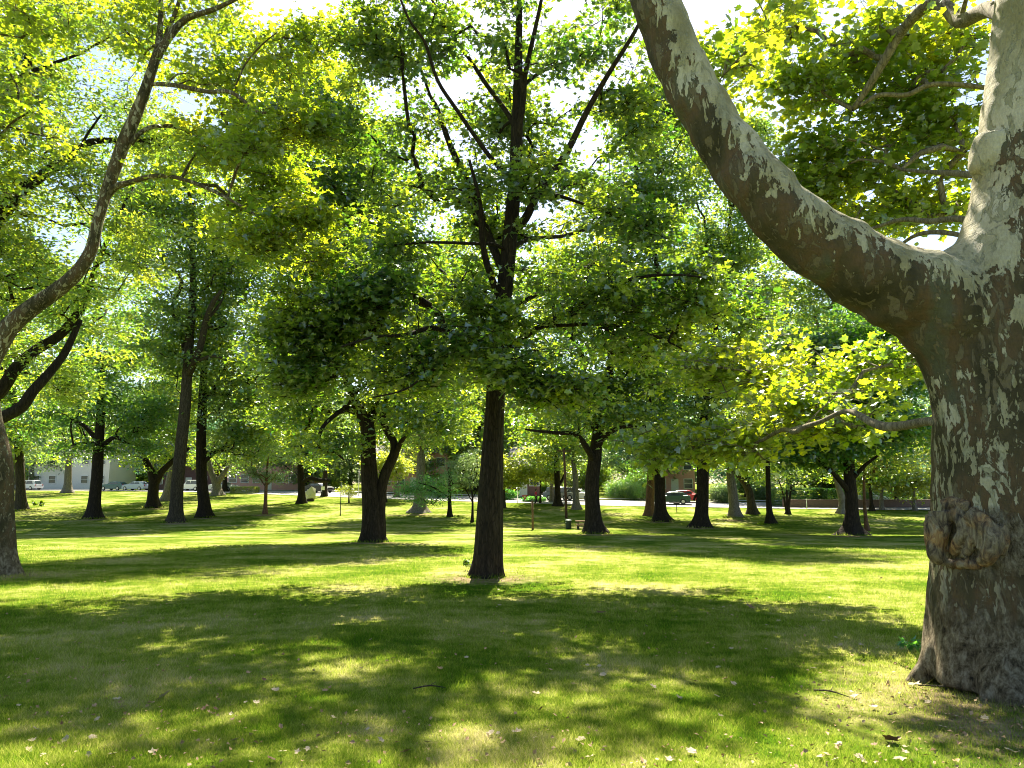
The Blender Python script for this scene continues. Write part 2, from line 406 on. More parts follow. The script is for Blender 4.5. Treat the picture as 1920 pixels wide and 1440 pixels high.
def make_tree(name, label, base, trunk, limbs=(), crowns=(), n=200, per=90, sig=.7, leaf=.2, shape='quad', mat='elm', bark='mid',
              cat='tree', group=None, flare=.7, r0=.012, gap=.40, gs=3.0, seg=14, flat=.45, sprays=False, blobs=(), order=None, step=.8, tilt=.55,
              flute=.05, zmin=None, dy=None, flare_h=.45, lo=0, up=.12, droop=.35):
    """base (px,py) or a point; trunk/limbs lists of (px,py,r_px[,dY]); crowns (px,py,rx,ry[,dY,share])"""
    b = G(*base) if len(base) == 2 else np.asarray(base, float)
    Y = b[1]; root = empty(name, b, label, cat, group)
    sc = Y / F
    def W(l):
        pts = []; rad = []
        for q in l:
            d = q[3] if len(q) > 3 else 0.
            pts.append(P(q[0], q[1], Y + d)); rad.append(q[2] * (Y + d) / F)
        return pts, rad
    g = Geo(); sk = Skeleton()
    pts, rad = W(trunk)
    if pts[0][2] > b[2] - .2: pts[0] = b.copy(); rad = rad
    pts[0] = np.array([pts[0][0], Y, b[2] - .12])
    P_, R_ = sk.trace(pts, rad)
    # a dense root zone so the flare has rows to bend
    pp, rr = catmull(pts, rad, 6)
    tube(g, pp, rr, seg=seg, fn=root_flare(b[2], flare, k=5, ph=rng.uniform(0, 6), hh=flare_h, flute=flute))
    for l in limbs:
        lp, lr = W(l); q, r_ = sk.trace(lp, lr); tube(g, q, r_, seg=9)
    tg = []
    tot = sum(c[2] * c[3] for c in crowns)
    for c in crowns:
        d = c[4] if len(c) > 4 else 0.
        Yc = Y + d; s2 = Yc / F
        rx = c[2] * s2; rz = c[3] * s2; ry = c[5] if len(c) > 5 else min(rx, 7)
        tg += ell_targets(max(6, int(n * c[2] * c[3] / tot)), P(c[0], c[1], Yc), (rx, ry, rz), gap=gap, gs=gs, seed=rng.uniform(0, 50), zmin=(b[2] + (zmin or 1.5)))
    for bl in blobs:
        d = bl[4] if len(bl) > 4 else 0.; Yc = Y + d; s2 = Yc / F
        tg += ell_targets(bl[5] if len(bl) > 5 else 8, P(bl[0], bl[1], Yc), (bl[2] * s2, bl[2] * s2, bl[3] * s2), gap=0, shell=0)
    o = np.array(P_[len(P_) // 2]) if order is None else np.asarray(order)
    tips = sk.reach(tg, o, step=step, lo=lo, up=up)
    sk.build(g, r0=r0, maxr=R_[0] * .5)
    lg = Geo(); foliage(lg, tips, sk, per, sig, leaf, shape, flat=flat, sprays=g if sprays else None, tilt=tilt, droop=droop)
    off = b
    for q in (g, lg):
        q.v = [v - off for v in q.v]
    tme = g.mesh('trunk', True, BK[bark] if isinstance(bark, str) else bark)
    if bark is SYC:
        zz = np.empty(len(tme.vertices) * 3, np.float32); tme.vertices.foreach_get('co', zz); zz = zz.reshape(-1, 3)[:, 2]
        at = tme.attributes.new('pale', 'FLOAT', 'POINT'); at.data.foreach_set('value', (.27 + .14 * np.clip(zz / 8, 0, 1)).astype(np.float32))
        at = tme.attributes.new('rough', 'FLOAT', 'POINT'); at.data.foreach_set('value', np.clip(.8 - zz / 2.2, 0, 1).astype(np.float32))
    tr = link('trunk', tme); tr.parent = root
    cr = link('crown', lg.mesh('crown', False, LM[mat])); cr.parent = root
    return root

EXEC = True
#=== GROUND ===
GND = []   # bare patches (x, y, r)
def ground_mat():
    m, t, out = newmat('lawn'); L = t.links
    tc = N(t, 'ShaderNodeTexCoord')
    def noise(sc, det, rough=.6):
        n = setin(N(t, 'ShaderNodeTexNoise'), Scale=sc, Detail=det, Roughness=rough); L.new(tc.outputs['Object'], n.inputs['Vector']); return n
    a = noise(.35, 5); b = noise(3.0, 5, .7); c = noise(60, 4, .8)
    col = ramp(t, [(.30, (.055, .110, .010)), (.48, (.145, .19, .025)), (.62, (.25, .26, .075)), (.78, (.36, .32, .16))])
    ad = N(t, 'ShaderNodeMath', operation='MULTIPLY_ADD'); L.new(a.outputs['Fac'], ad.inputs[0]); ad.inputs[1].default_value = 1.2
    m2 = N(t, 'ShaderNodeMath', operation='MULTIPLY'); L.new(b.outputs['Fac'], m2.inputs[0]); m2.operation = 'MULTIPLY_ADD'; m2.inputs[1].default_value = .8; m2.inputs[2].default_value = -.5; L.new(m2.outputs[0], ad.inputs[2])
    # bare, mulched soil round some trunks
    fac = None
    for (x, y, r) in GND:
        vd = N(t, 'ShaderNodeVectorMath', operation='DISTANCE'); mp = N(t, 'ShaderNodeMapping'); mp.inputs['Scale'].default_value = (1, 1, 0)
        L.new(tc.outputs['Object'], mp.inputs[0]); L.new(mp.outputs[0], vd.inputs[0]); vd.inputs[1].default_value = (x, y, 0)
        mr = N(t, 'ShaderNodeMapRange'); L.new(vd.outputs['Value'], mr.inputs[0]); mr.inputs[1].default_value = r * .35; mr.inputs[2].default_value = r * 1.2; mr.inputs[3].default_value = 1; mr.inputs[4].default_value = 0
        if fac is None: fac = mr.outputs[0]
        else:
            mx = N(t, 'ShaderNodeMath', operation='MAXIMUM'); L.new(fac, mx.inputs[0]); L.new(mr.outputs[0], mx.inputs[1]); fac = mx.outputs[0]
    L.new(ad.outputs[0], col.inputs[0])
    soil = ramp(t, [(.3, (.09, .06, .035)), (.5, (.20, .15, .09)), (.7, (.34, .27, .17))]); L.new(b.outputs['Fac'], soil.inputs[0])
    f2 = N(t, 'ShaderNodeMath', operation='MULTIPLY_ADD'); L.new(b.outputs['Fac'], f2.inputs[0]); f2.inputs[1].default_value = 2.0; f2.inputs[2].default_value = -1.1
    f3 = N(t, 'ShaderNodeMath', operation='ADD'); L.new(fac, f3.inputs[0]); L.new(f2.outputs[0], f3.inputs[1])
    f4 = N(t, 'ShaderNodeMath', operation='MULTIPLY'); L.new(f3.outputs[0], f4.inputs[0]); L.new(fac, f4.inputs[1]); f4.use_clamp = True
    mix = N(t, 'ShaderNodeMixRGB'); L.new(f4.outputs[0], mix.inputs[0]); L.new(col.outputs[0], mix.inputs[1]); L.new(soil.outputs[0], mix.inputs[2])
    fine = ramp(t, [(.3, (.6, .6, .6)), (.7, (1.3, 1.3, 1.3))]); L.new(c.outputs['Fac'], fine.inputs[0])
    mu = N(t, 'ShaderNodeMixRGB', blend_type='MULTIPLY'); mu.inputs[0].default_value = .8; L.new(mix.outputs[0], mu.inputs[1]); L.new(fine.outputs[0], mu.inputs[2])
    d = N(t, 'ShaderNodeBsdfDiffuse'); L.new(mu.outputs[0], d.inputs[0])
    bp = setin(N(t, 'ShaderNodeBump'), Strength=.5, Distance=.03); L.new(c.outputs['Fac'], bp.inputs['Height']); L.new(bp.outputs[0], d.inputs['Normal'])
    L.new(d.outputs[0], out.inputs[0]); return m

def blade_mat():
    m, t, out = newmat('grass_blade'); L = t.links
    tc = N(t, 'ShaderNodeTexCoord'); g = N(t, 'ShaderNodeNewGeometry')
    a = setin(N(t, 'ShaderNodeTexNoise'), Scale=.35, Detail=5.0, Roughness=.6); b = setin(N(t, 'ShaderNodeTexNoise'), Scale=3.0, Detail=5.0, Roughness=.7)
    L.new(tc.outputs['Object'], a.inputs['Vector']); L.new(tc.outputs['Object'], b.inputs['Vector'])
    ad = N(t, 'ShaderNodeMath', operation='MULTIPLY_ADD'); L.new(a.outputs['Fac'], ad.inputs[0]); ad.inputs[1].default_value = 1.2
    m2 = N(t, 'ShaderNodeMath', operation='MULTIPLY'); L.new(b.outputs['Fac'], m2.inputs[0]); m2.operation = 'MULTIPLY_ADD'; m2.inputs[1].default_value = .8; m2.inputs[2].default_value = -.5; L.new(m2.outputs[0], ad.inputs[2])
    m3 = N(t, 'ShaderNodeMath', operation='MULTIPLY_ADD'); L.new(g.outputs['Random Per Island'], m3.inputs[0]); m3.inputs[1].default_value = .34; L.new(ad.outputs[0], m3.inputs[2])
    r1 = ramp(t, [(.44, (.038, .105, .008)), (.68, (.10, .19, .016)), (.84, (.23, .27, .07)), (.97, (.46, .40, .21))])
    r2 = ramp(t, [(.44, (.14, .30, .012)), (.64, (.38, .49, .04)), (.80, (.62, .62, .14)), (.95, (.70, .62, .30))])
    L.new(m3.outputs[0], r1.inputs[0]); L.new(m3.outputs[0], r2.inputs[0])
    d = N(t, 'ShaderNodeBsdfDiffuse'); tr = N(t, 'ShaderNodeBsdfTranslucent'); L.new(r1.outputs[0], d.inputs[0]); L.new(r2.outputs[0], tr.inputs[0])
    mx = N(t, 'ShaderNodeMixShader'); mx.inputs[0].default_value = .5; L.new(d.outputs[0], mx.inputs[1]); L.new(tr.outputs[0], mx.inputs[2])
    L.new(mx.outputs[0], out.inputs[0]); return m

T_base = G(912, 1082); S_base = P(1885, 1255, 6.95); S_base[2] = zg(6.95)
GND += [(T_base[0], T_base[1] - .5, 1.7), (S_base[0] - .4, S_base[1] - 1.0, 2.0)]
for q in ((497, 966), (785, 965), (329, 982), (1117, 1003), (1378, 976), (700, 1018), (175, 974), (382, 972), (1240, 979), (1315, 991), (1598, 1006), (287, 954), (2, 1080)):
    p = G(*q); GND.append((p[0], p[1], 1.8))

def build_ground():
    xs = np.concatenate([-np.geomspace(300, 2, 60), np.linspace(-1.5, 1.5, 4), np.geomspace(2, 300, 60)])
    ys = np.concatenate([np.linspace(-60, 0, 20), np.linspace(1, 130, 180), np.linspace(135, 500, 30)])
    X, Yg = np.meshgrid(xs, ys, indexing='ij')
    Z = zg(Yg.ravel()).reshape(X.shape)
    v = np.stack([X, Yg, Z], -1).reshape(-1, 3)
    n, m = X.shape; i, j = np.meshgrid(np.arange(n - 1), np.arange(m - 1), indexing='ij')
    f = np.stack([i * m + j, (i + 1) * m + j, (i + 1) * m + j + 1, i * m + j + 1], -1).reshape(-1, 4)
    g = Geo(); g.add(v, [f]); o = link('ground', g.mesh('ground', True, ground_mat())); tag(o, kind='structure')
    # short mown blades, thinning with distance
    n = 620000
    y = 1 / rng.uniform(1 / 34, 1 / 4.0, n)
    x = (rng.random(n) * 2 - 1) * (.78 * y + 1.2)
    ph = np.array([mnoise.noise(Vector((a * .9, b * .9, 0))) for a, b in zip(x[::40], y[::40])]); ph = np.repeat(ph, 40)[:n]
    keep = np.ones(n, bool)
    for (cx, cy_, r) in GND[:2]:
        dd = np.hypot(x - cx, y - cy_); keep &= (dd > r * .9) | (rng.random(n) < .3)
    x, y = x[keep], y[keep]
    # longer untrimmed grass against the trunks
    hx = [np.ones(len(x))]; bx = [x]; by = [y]
    for (cx, cy_), r, m in [((T_base[0], T_base[1]), .36, 500), ((S_base[0], S_base[1]), .95, 1500)] + [((q[0], q[1]), .75, 420) for q in [G(*k) for k in ((700, 1016), (175, 972), (287, 952), (329, 979), (382, 970), (1117, 1000), (1240, 977), (1315, 989), (1378, 970), (1446, 983), (1598, 1003), (41, 957), (785, 961))]]:
        a = rng.uniform(0, 6.28, m); rr = r * rng.uniform(.9, 1.5, m); bx.append(cx + np.cos(a) * rr); by.append(cy_ + np.sin(a) * rr); hx.append(np.full(m, 2.2))
    x = np.concatenate(bx); y = np.concatenate(by); hx = np.concatenate(hx); n = len(x)
    z = zg(y)
    h = rng.uniform(.016, .046, n) * (1 + .02 * y) * hx; wd = np.maximum(.003, .00058 * y)
    h *= 1 + .35 * np.sin(x * 2.1 + np.sin(y * 1.7) * 2) * np.cos(y * 1.3)
    a = rng.uniform(0, 2 * np.pi, n); lean = rng.normal(0, .55, (n, 2)) * h[:, None]
    b = np.stack([x, y, z], 1)
    dx = np.stack([np.cos(a), np.sin(a), np.zeros(n)], 1) * (wd / 2)[:, None]
    top = b + np.stack([lean[:, 0], lean[:, 1], h], 1)
    v = np.stack([b - dx, b + dx, top], 1).reshape(-1, 3)
    g = Geo(); g.add(v, [np.arange(n * 3).reshape(n, 3)])
    tag(link('grass', g.mesh('grass', False, blade_mat())), 'short mown green grass blades covering the near lawn', 'grass', kind='stuff')
build_ground()

# ---------------------------------------------------------------- street behind the park
def strip(name, pts, width, mat, lift, segs=40):
    g = Geo(); pts = np.array(pts, float)
    t = np.linspace(0, len(pts) - 1, segs); P2 = np.stack([np.interp(t, np.arange(len(pts)), pts[:, k]) for k in (0, 1)], 1)
    d = nrm(np.gradient(P2, axis=0)); nn = np.stack([-d[:, 1], d[:, 0]], 1)
    rows = np.linspace(-width / 2, width / 2, 9)
    V = np.array([[*(P2[i] + nn[i] * r), 0] for i in range(segs) for r in rows]); V[:, 2] = zg(V[:, 1]) + lift
    m = len(rows); i, j = np.meshgrid(np.arange(segs - 1), np.arange(m - 1), indexing='ij')
    f = np.stack([i * m + j, i * m + j + 1, (i + 1) * m + j + 1, (i + 1) * m + j], -1).reshape(-1, 4)
    g.add(V, [f[:, ::-1]]); o = link(name, g.mesh(name, True, mat)); tag(o, kind='structure'); return o
asph = plain('asphalt', (.24, .235, .235), .9, var=.2, scale=3); conc = plain('concrete', (.42, .40, .37), .9, var=.12, scale=2)
def road_y(x): return np.interp(x, [-120, -42, -14.7, 10.5, 31, 130], [140, 118.5, 103, 91.5, 86.5, 70])
RX = [-120, -70, -42, -14.7, 10.5, 31, 70, 130]
strip('road', [(x, road_y(x) + 1.5) for x in RX], 8, asph, .03, 120)
strip('pavement', [(x, road_y(x) - 3.9) for x in RX], 1.7, conc, .05, 120)
strip('far_pavement', [(x, road_y(x) + 7.6) for x in RX], 1.6, conc, .12, 120)
strip('side_street', [(P(1030, 930, 95)[0], 98), (9, 130), (16, 200)], 7, asph, .026, 50)

#=== CARS ===
glass = plain('car_glass', (.03, .04, .05), .08, var=0, spec=.8); rubber = plain('tyre_rubber', (.02, .02, .02), .8); chrome = plain('wheel_alloy', (.5, .5, .52), .3, .8)
lamp_red = plain('tail_lamp', (.35, .02, .02), .3); lamp_w = plain('headlamp_glass', (.7, .7, .7), .15)
def car(label, loc, rot, col, suv=False, group='cars parked along the street'):
    root = empty('parked_car', (0, 0, 0), label, 'car', group)
    paint = plain('car_paint', col, .25, .1, var=.03, spec=.7)
    H = 1.68 if suv else 1.45
    prof = ([(-2.2, .35), (-2.25, .75), (-2.1, 1.0), (2.2, .35), (2.28, .6), (2.1, .88), (1.1, 1.02)])
    # lower body, lofted across the width with rounded shoulders
    low = [(-2.2, .32), (-2.28, .62), (-2.2, .98), (-1.9, 1.04), (.95, 1.02), (1.75, .92), (2.18, .78), (2.28, .5), (2.2, .3)]
    top = [(-2.05, 1.02), (-1.75 if suv else -1.3, H - .06), (-1.2 if suv else -.8, H), (.0, H), (.35, H - .05), (1.05, 1.0)]
    def loft(poly, ws, inset):
        V = []; n = len(poly)
        for wv, k in ws:
            for (x, z) in poly: V.append((x * (1 - inset * k), wv, z - (.03 * k)))
        F = []
        for r in range(len(ws) - 1):
            for i in range(n):
                F.append([r * n + i, r * n + (i + 1) % n, (r + 1) * n + (i + 1) % n, (r + 1) * n + i])
        g = Geo(); g.add(V, [np.array(F), np.array([list(range(n))[::-1]]), np.array([[(len(ws) - 1) * n + i for i in range(n)]])]); return g
    g = loft(low, [(-.90, 1), (-.84, 0), (.84, 0), (.90, 1)], .02)
    b = link('body', g.mesh('body', False, paint), root)
    gt = loft(top, [(-.66, 1), (-.60, 0), (.60, 0), (.66, 1)], .03)
    link('roof', gt.mesh('roof', False, paint), root)
    gw = Geo()   # side, front and rear glass proud of the cabin
    cx = -1.55 if suv else -1.2
    for s in (-1, 1):
        for x0, x1 in ((cx, -.35), (-.27, .55)):
            V = [(x0, s * .685, 1.06), (x1 + .1, s * .685, 1.06), (x1 - .12 * (x1 > 0), s * .67, H - .13), (x0 + .12, s * .67, H - .13)]
            gw.add(V, [np.array([[0, 1, 2, 3]])])
    gw.add([(1.06, -.58, 1.03), (1.06, .58, 1.03), (.42, .54, H - .08), (.42, -.54, H - .08)], [np.array([[0, 1, 2, 3]])])
    gw.add([(-2.08, -.58, 1.06), (-2.08, .58, 1.06), (cx - .28, .54, H - .14), (cx - .28, -.54, H - .14)], [np.array([[0, 3, 2, 1]])])
    link('windows', gw.mesh('windows', False, glass), root)
    for x in (-1.38, 1.42):
        for s in (-1, 1):
            g = Geo(); tube(g, [(x, s * .70, .33), (x, s * .74, .33), (x, s * .90, .33), (x, s * .925, .33)], [.28, .33, .33, .29], seg=18)
            wl = link('wheel', g.mesh('wheel', True, rubber), root)
            g = Geo(); tube(g, [(x, s * .90, .33), (x, s * .94, .33)], [.2, .19], seg=12); rm = link('rim', g.mesh('rim', False, chrome), root); rm.parent = wl
    for s in (-1, 1):
        g = Geo(); box(g, (2.2, s * .66, .70), (.14, .32, .12)); link('headlight', g.mesh('headlight', False, lamp_w), root)
        g = Geo(); box(g, (-2.2, s * .70, .86), (.12, .22, .2)); link('tail_light', g.mesh('tail_light', False, lamp_red), root)
    root.location = loc; root.rotation_euler = (0, 0, rot); return root
def on_road(px, off=0.):
    x = 0.
    for _ in range(20):
        y = float(road_y(x)) + off; x = (px - 960) / F * y * 1.0
    return (x, y, zg(y) + .035)
for (px, off, lab, col, suv, flip) in [
    (365, -.6, 'white hatchback parked on the street between the two dark trunks at left', (.75, .75, .76), True, 1),
    (425, -.6, 'light grey sedan parked beside the low red brick building', (.42, .44, .45), False, 0),
    (262, -.6, 'silver blue sedan parked beyond the forked tree', (.45, .52, .62), False, 1),
    (222, -.6, 'dark teal car half hidden by hanging leaves at left', (.04, .12, .15), False, 1),
    (62, -.6, 'silver car parked at the far left end of the street', (.55, .57, .6), True, 1),
    (12, -.6, 'pale grey car at the left edge of the picture behind the trunk', (.5, .5, .52), False, 0),
    (602, 3.0, 'black car parked across the street behind the pale sculpture', (.015, .015, .02), False, 0),
    (1052, 3.4, 'blue grey van parked where the side street begins', (.10, .13, .2), True, 0),
    (1082, 3.4, 'white car partly behind the grey trunk near the side street', (.7, .7, .7), False, 0),
    (1255, -.5, 'dark green sedan parked right of the thick trunk', (.01, .05, .035), False, 1),
    (1285, 3.6, 'bright red car on the sunlit road at right', (.6, .03, .04), False, 0),
    (1618, 5.0, 'white car roof seen over the low brown wall', (.8, .8, .8), False, 0)]:
    p = on_road(px, off)
    sl = math.atan2(float(road_y(p[0] + 1) - road_y(p[0] - 1)), 2)
    car(lab, p, sl + (math.pi if flip else 0), col, suv)

#=== BUILDINGS ===
def building(name, label, x0, x1, y, depth, h, mat, roofmat, winmat, trim, rows, cols, cat='building', pitched=False, base=None, door=True):
    z0 = zg(y) if base is None else base
    cx = (x0 + x1) / 2; wd = x1 - x0
    root = empty(name, (cx, y, z0), label, cat)
    g = Geo(); box(g, (cx, y + depth / 2, z0 + h / 2 - .3), (wd, depth, h + .6)); link('wall', Geo_local(g, (cx, y, z0), 'wall', mat), root)
    g = Geo()
    if pitched:
        o = .5
        V = [(x0 - o, y - o, z0 + h), (x1 + o, y - o, z0 + h), (x1 + o, y + depth + o, z0 + h), (x0 - o, y + depth + o, z0 + h), (x0 + wd * .15, y + depth / 2, z0 + h + depth * .32), (x1 - wd * .15, y + depth / 2, z0 + h + depth * .32)]
        g.add(V, [np.array([[0, 1, 5, 4], [2, 3, 4, 5]]), np.array([[1, 2, 5], [3, 0, 4]]), np.array([[3, 2, 1, 0]])])
    else:
        box(g, (cx, y + depth / 2, z0 + h + .15), (wd + .4, depth + .4, .3))
    link('roof', Geo_local(g, (cx, y, z0), 'roof', roofmat), root)
    for r in range(rows):
        for c in range(cols):
            wx = x0 + (c + .5) * wd / cols; wz = z0 + (r + .5) * h / rows + .1
            if door and r == 0 and c == cols // 2:
                g = Geo(); box(g, (wx, y - .03, z0 + 1.1), (1.1, .06, 2.2)); link('door', Geo_local(g, (cx, y, z0), 'door', trim), root); continue
            g = Geo()
            for dx, dz, sx, sz in ((-.65, 0, .1, 1.5), (.65, 0, .1, 1.5), (0, .7, 1.2, .1), (0, -.7, 1.2, .1), (0, 0, 1.2, .05)):
                box(g, (wx + dx, y - .05, wz + dz), (sx, .1, sz))
            fr = link('window', Geo_local(g, (cx, y, z0), 'window', trim), root)
            g = Geo(); box(g, (wx, y - .015, wz), (1.2, .03, 1.3)); pn = link('pane', Geo_local(g, (cx, y, z0), 'pane', winmat), root); pn.parent = fr
    return root
def Geo_local(g, off, name, mat, smooth=False):
    g.v = [v - np.asarray(off) for v in g.v]; return g.mesh(name, smooth, mat)
_old = link
def link(name, me, parent=None):
    o = bpy.data.objects.new(name, me); C.objects.link(o)
    if parent: o.parent = parent
    return o
br1 = brick('pink_red_brick', (.62, .26, .22), (.68, .32, .27), (.60, .50, .46)); br2 = brick('maroon_brick', (.13, .045, .045), (.16, .06, .055), (.2, .15, .14))
roofm = plain('grey_roofing', (.18, .17, .17), .9); whitep = plain('white_paint', (.75, .74, .70), .6, var=.05); winm = plain('window_glass', (.05, .06, .07), .1, spec=.8)
creamw = plain('cream_render', (.75, .71, .64), .9, var=.08)
def X(px, Y): return (px - 960) / F * Y
building('brick_building', 'long low pinkish red brick building across the street at left', X(430, 131), X(585, 131), 131, 12, 7.5, br1, roofm, winm, whitep, 2, 7)
building('brick_house', 'maroon brick house half hidden by green shrubs behind the central trunk', X(950, 104), X(1012, 104), 104, 9, 4.2, br2, roofm, winm, whitep, 1, 3, pitched=True)
building('brick_house', 'red brick house behind the cluster of trunks left of the central tree', X(690, 118), X(840, 118), 118, 10, 6.0, br1, roofm, winm, whitep, 2, 6, pitched=True)
building('pale_house', 'cream coloured house across the street far left behind parked cars', X(60, 140), X(210, 140), 140, 10, 7, creamw, roofm, winm, whitep, 2, 5, pitched=True)
building('dark_house', 'dark reddish house behind the white hatchback at left', X(290, 136), X(400, 136), 136, 10, 6.5, br2, roofm, winm, whitep, 2, 4, pitched=True)
building('brick_house', 'pinkish brick house behind the dark green sedan at right', X(1225, 112), X(1300, 112), 112, 9, 5.5, br1, roofm, winm, whitep, 2, 3, pitched=True)
# low retaining wall and hedge at the right
wallm = brick('brown_stone', (.13, .08, .07), (.17, .11, .09), (.10, .08, .07))
g = Geo(); xa, xb = X(1462, 84), X(1990, 84)
box(g, ((xa + xb) / 2, 84, zg(84) + .25), (xb - xa, .4, 1.1)); box(g, ((xa + xb) / 2, 84, zg(84) + .84), (xb - xa, .55, .08))
tag(link('retaining_wall', g.mesh('retaining_wall', False, wallm)), 'long low dark brown retaining wall at the right end of the lawn', 'wall')

def bush(name, label, px, Y, rx, rz, mat, n=9000, leaf=.14, cat='shrub', group=None, ry=None, boxy=False, zoff=0.):
    b = np.array([X(px, Y), Y, zg(Y) + zoff]); root = empty(name, b, label, cat, group)
    ry = ry or rx * .7
    lg = Geo()
    p = rng.uniform(-1, 1, (n, 3)) if boxy else nrm(rng.normal(0, 1, (n, 3))) * rng.uniform(.5, 1.05, (n, 1))
    if boxy:
        k = rng.integers(0, 3, n); s = np.sign(rng.normal(0, 1, n)); p[np.arange(n), k] = s * rng.uniform(.85, 1.02, n)
    else: p *= (1 + .18 * np.sin(p[:, :1] * 5 + px) * np.cos(p[:, 2:] * 4 + p[:, 1:2] * 4))
    pos = p * np.array([rx, ry, rz]) + np.array([0, 0, rz * .98]); pos = pos[pos[:, 2] > .02]
    leaves(lg, pos, nrm(pos - np.array([0, 0, rz])), leaf, 'quad', tilt=.9)
    link('foliage', lg.mesh('foliage', False, LM[mat]), root)
    g = Geo()
    for i in range(5):
        a = i * 1.3; tube(g, [(0, 0, -.1), (math.cos(a) * rx * .3, math.sin(a) * ry * .3, rz * .6), (math.cos(a) * rx * .6, math.sin(a) * ry * .6, rz * 1.3)], [.04, .03, .01], seg=5)
    link('stem', g.mesh('stem', True, BK['mid']), root)
    return root
bush('hedge', 'clipped dark green hedge behind the low wall, left section', 1485, 87, 3.0, .95, 'dark', boxy=True, ry=.8, cat='hedge', zoff=.1)
bush('hedge', 'clipped dark green hedge behind the low wall, section left of the dark leaning trunk', 1548, 87, 1.6, .9, 'dark', boxy=True, ry=.8, cat='hedge', zoff=.1)
bush('hedge', 'dark green hedge behind the wall near the right sycamore', 1670, 88, 3.4, .9, 'dark', boxy=True, ry=.8, cat='hedge', zoff=.1)
bush('hedge', 'low yellow green hedge in front of the red brick building', 464, 114, 2.0, .45, 'yellow', boxy=True, ry=.5, n=4000, cat='hedge')
bush('round_shrub', 'rounded green shrub beside the maroon house, left one', 949, 98, 1.6, .7, 'green', n=5000)
bush('round_shrub', 'bright green shrub at the feet of the person in pink', 1000, 94, 1.5, .32, 'green', n=5000)
bush('round_shrub', 'big dark green shrub at the street corner right of the middle tree', 1165, 100, 2.4, 1.3, 'dark')
bush('round_shrub', 'dense dark shrub left of the paired trunks at right of centre', 1200, 98, 2.6, 1.9, 'dark', n=12000)
bush('round_shrub', 'pale silvery shrub between the two trunks right of centre', 1352, 92, 1.8, 1.1, 'pale')
bush('round_shrub', 'pale shrub behind the grey forked trunk', 1425, 96, 1.6, 1.2, 'pale')
bush('round_shrub', 'green shrub beside the side street behind the black sapling', 1020, 110, 1.6, .9, 'elm')

#=== PARK FURNITURE ===
woodm = bark_mat('weathered_wood', (.12, .07, .04), (.2, .12, .07), (.3, .2, .12), bump=.2); darkg = plain('dark_green_paint', (.02, .035, .02), .5); blackm = plain('black_metal', (.012, .012, .012), .5)
creamp = plain('sculpture_cream', (.62, .56, .42), .6, var=.08); signw = plain('sign_white', (.8, .8, .78), .5, var=.02); signr = plain('sign_red', (.6, .03, .04), .5, var=.02)
p = G(999, 993); g = Geo(); tube(g, [(0, 0, -.2), (-.01, 0, 1.2), (-.03, 0, 2.10)], [.085, .08, .075], seg=12)
r_ = empty('wooden_post', p, 'lone brown wooden post standing on the open lawn right of the central tree', 'post'); link('shaft', g.mesh('shaft', True, woodm), r_)
g = Geo(); tube(g, [(-.03, 0, 2.10), (-.03, 0, 2.15)], [.09, .06], seg=12); link('cap', g.mesh('cap', False, darkg), r_)
p = G(1062, 972); g = Geo(); tube(g, [(0, 0, -.2), (-.06, 0, 2.5), (-.16, 0, 6.5)], [.13, .12, .10], seg=12)
r_ = empty('wooden_pole', p, 'tall reddish brown wooden pole behind the litter bin', 'pole'); link('shaft', g.mesh('shaft', True, BK['red']), r_)
g = Geo(); box(g, (-.15, 0, 6.2), (1.3, .09, .11)); link('crossarm', g.mesh('crossarm', False, woodm), r_)
p = G(638, 967); g = Geo(); tube(g, [(0, 0, -.1), (0, 0, .3), (0, 0, 3.3)], [.07, .04, .035], seg=10)
r_ = empty('signpost', p, 'slim dark green metal post on the lawn left of the forked trunk', 'post'); link('shaft', g.mesh('shaft', True, darkg), r_)
g = Geo(); tube(g, [(0, 0, 3.3), (0, 0, 3.36)], [.055, .03], seg=10); link('cap', g.mesh('cap', False, darkg), r_)
# litter bin
p = G(1066, 992); r_ = empty('litter_bin', p, 'dark green round litter bin on the lawn left of the thick trunk', 'bin')
g = Geo(); tube(g, [(0, 0, .02), (0, 0, .06), (0, 0, .58), (0, 0, .62)], [.19, .215, .225, .22], seg=24); link('drum', g.mesh('drum', False, darkg), r_)
g = Geo(); tube(g, [(0, 0, .62), (0, 0, .66), (0, 0, .70)], [.235, .235, .17], seg=24); link('rim', g.mesh('rim', False, plain('bin_rim', (.3, .36, .34), .4)), r_)
g = Geo(); box(g, (-.19, -.14, .5), (.1, .02, .06), .9); link('label_plate', g.mesh('label_plate', False, signw), r_)
# picnic table
p = G(1098, 993); r_ = empty('picnic_table', p, 'picnic table with bench partly behind the thick trunk', 'picnic table')
g = Geo(); [box(g, (0, -.3 + i * .15, .62), (1.5, .13, .045)) for i in range(5)]; link('tabletop', g.mesh('tabletop', False, woodm), r_)
for s in (-1, 1):
    g = Geo(); [box(g, (0, s * (.62 + i * .13), .36), (1.5, .12, .04)) for i in range(2)]; link('bench', g.mesh('bench', False, woodm), r_)
for sx in (-.55, .55):
    g = Geo(); box(g, (sx, 0, .32), (.07, .07, .6)); box(g, (sx, 0, .30), (.05, 1.5, .06))
    for s in (-1, 1): box(g, (sx, s * .68, .16), (.05, .05, .36))
    link('leg', g.mesh('leg', False, blackm), r_)
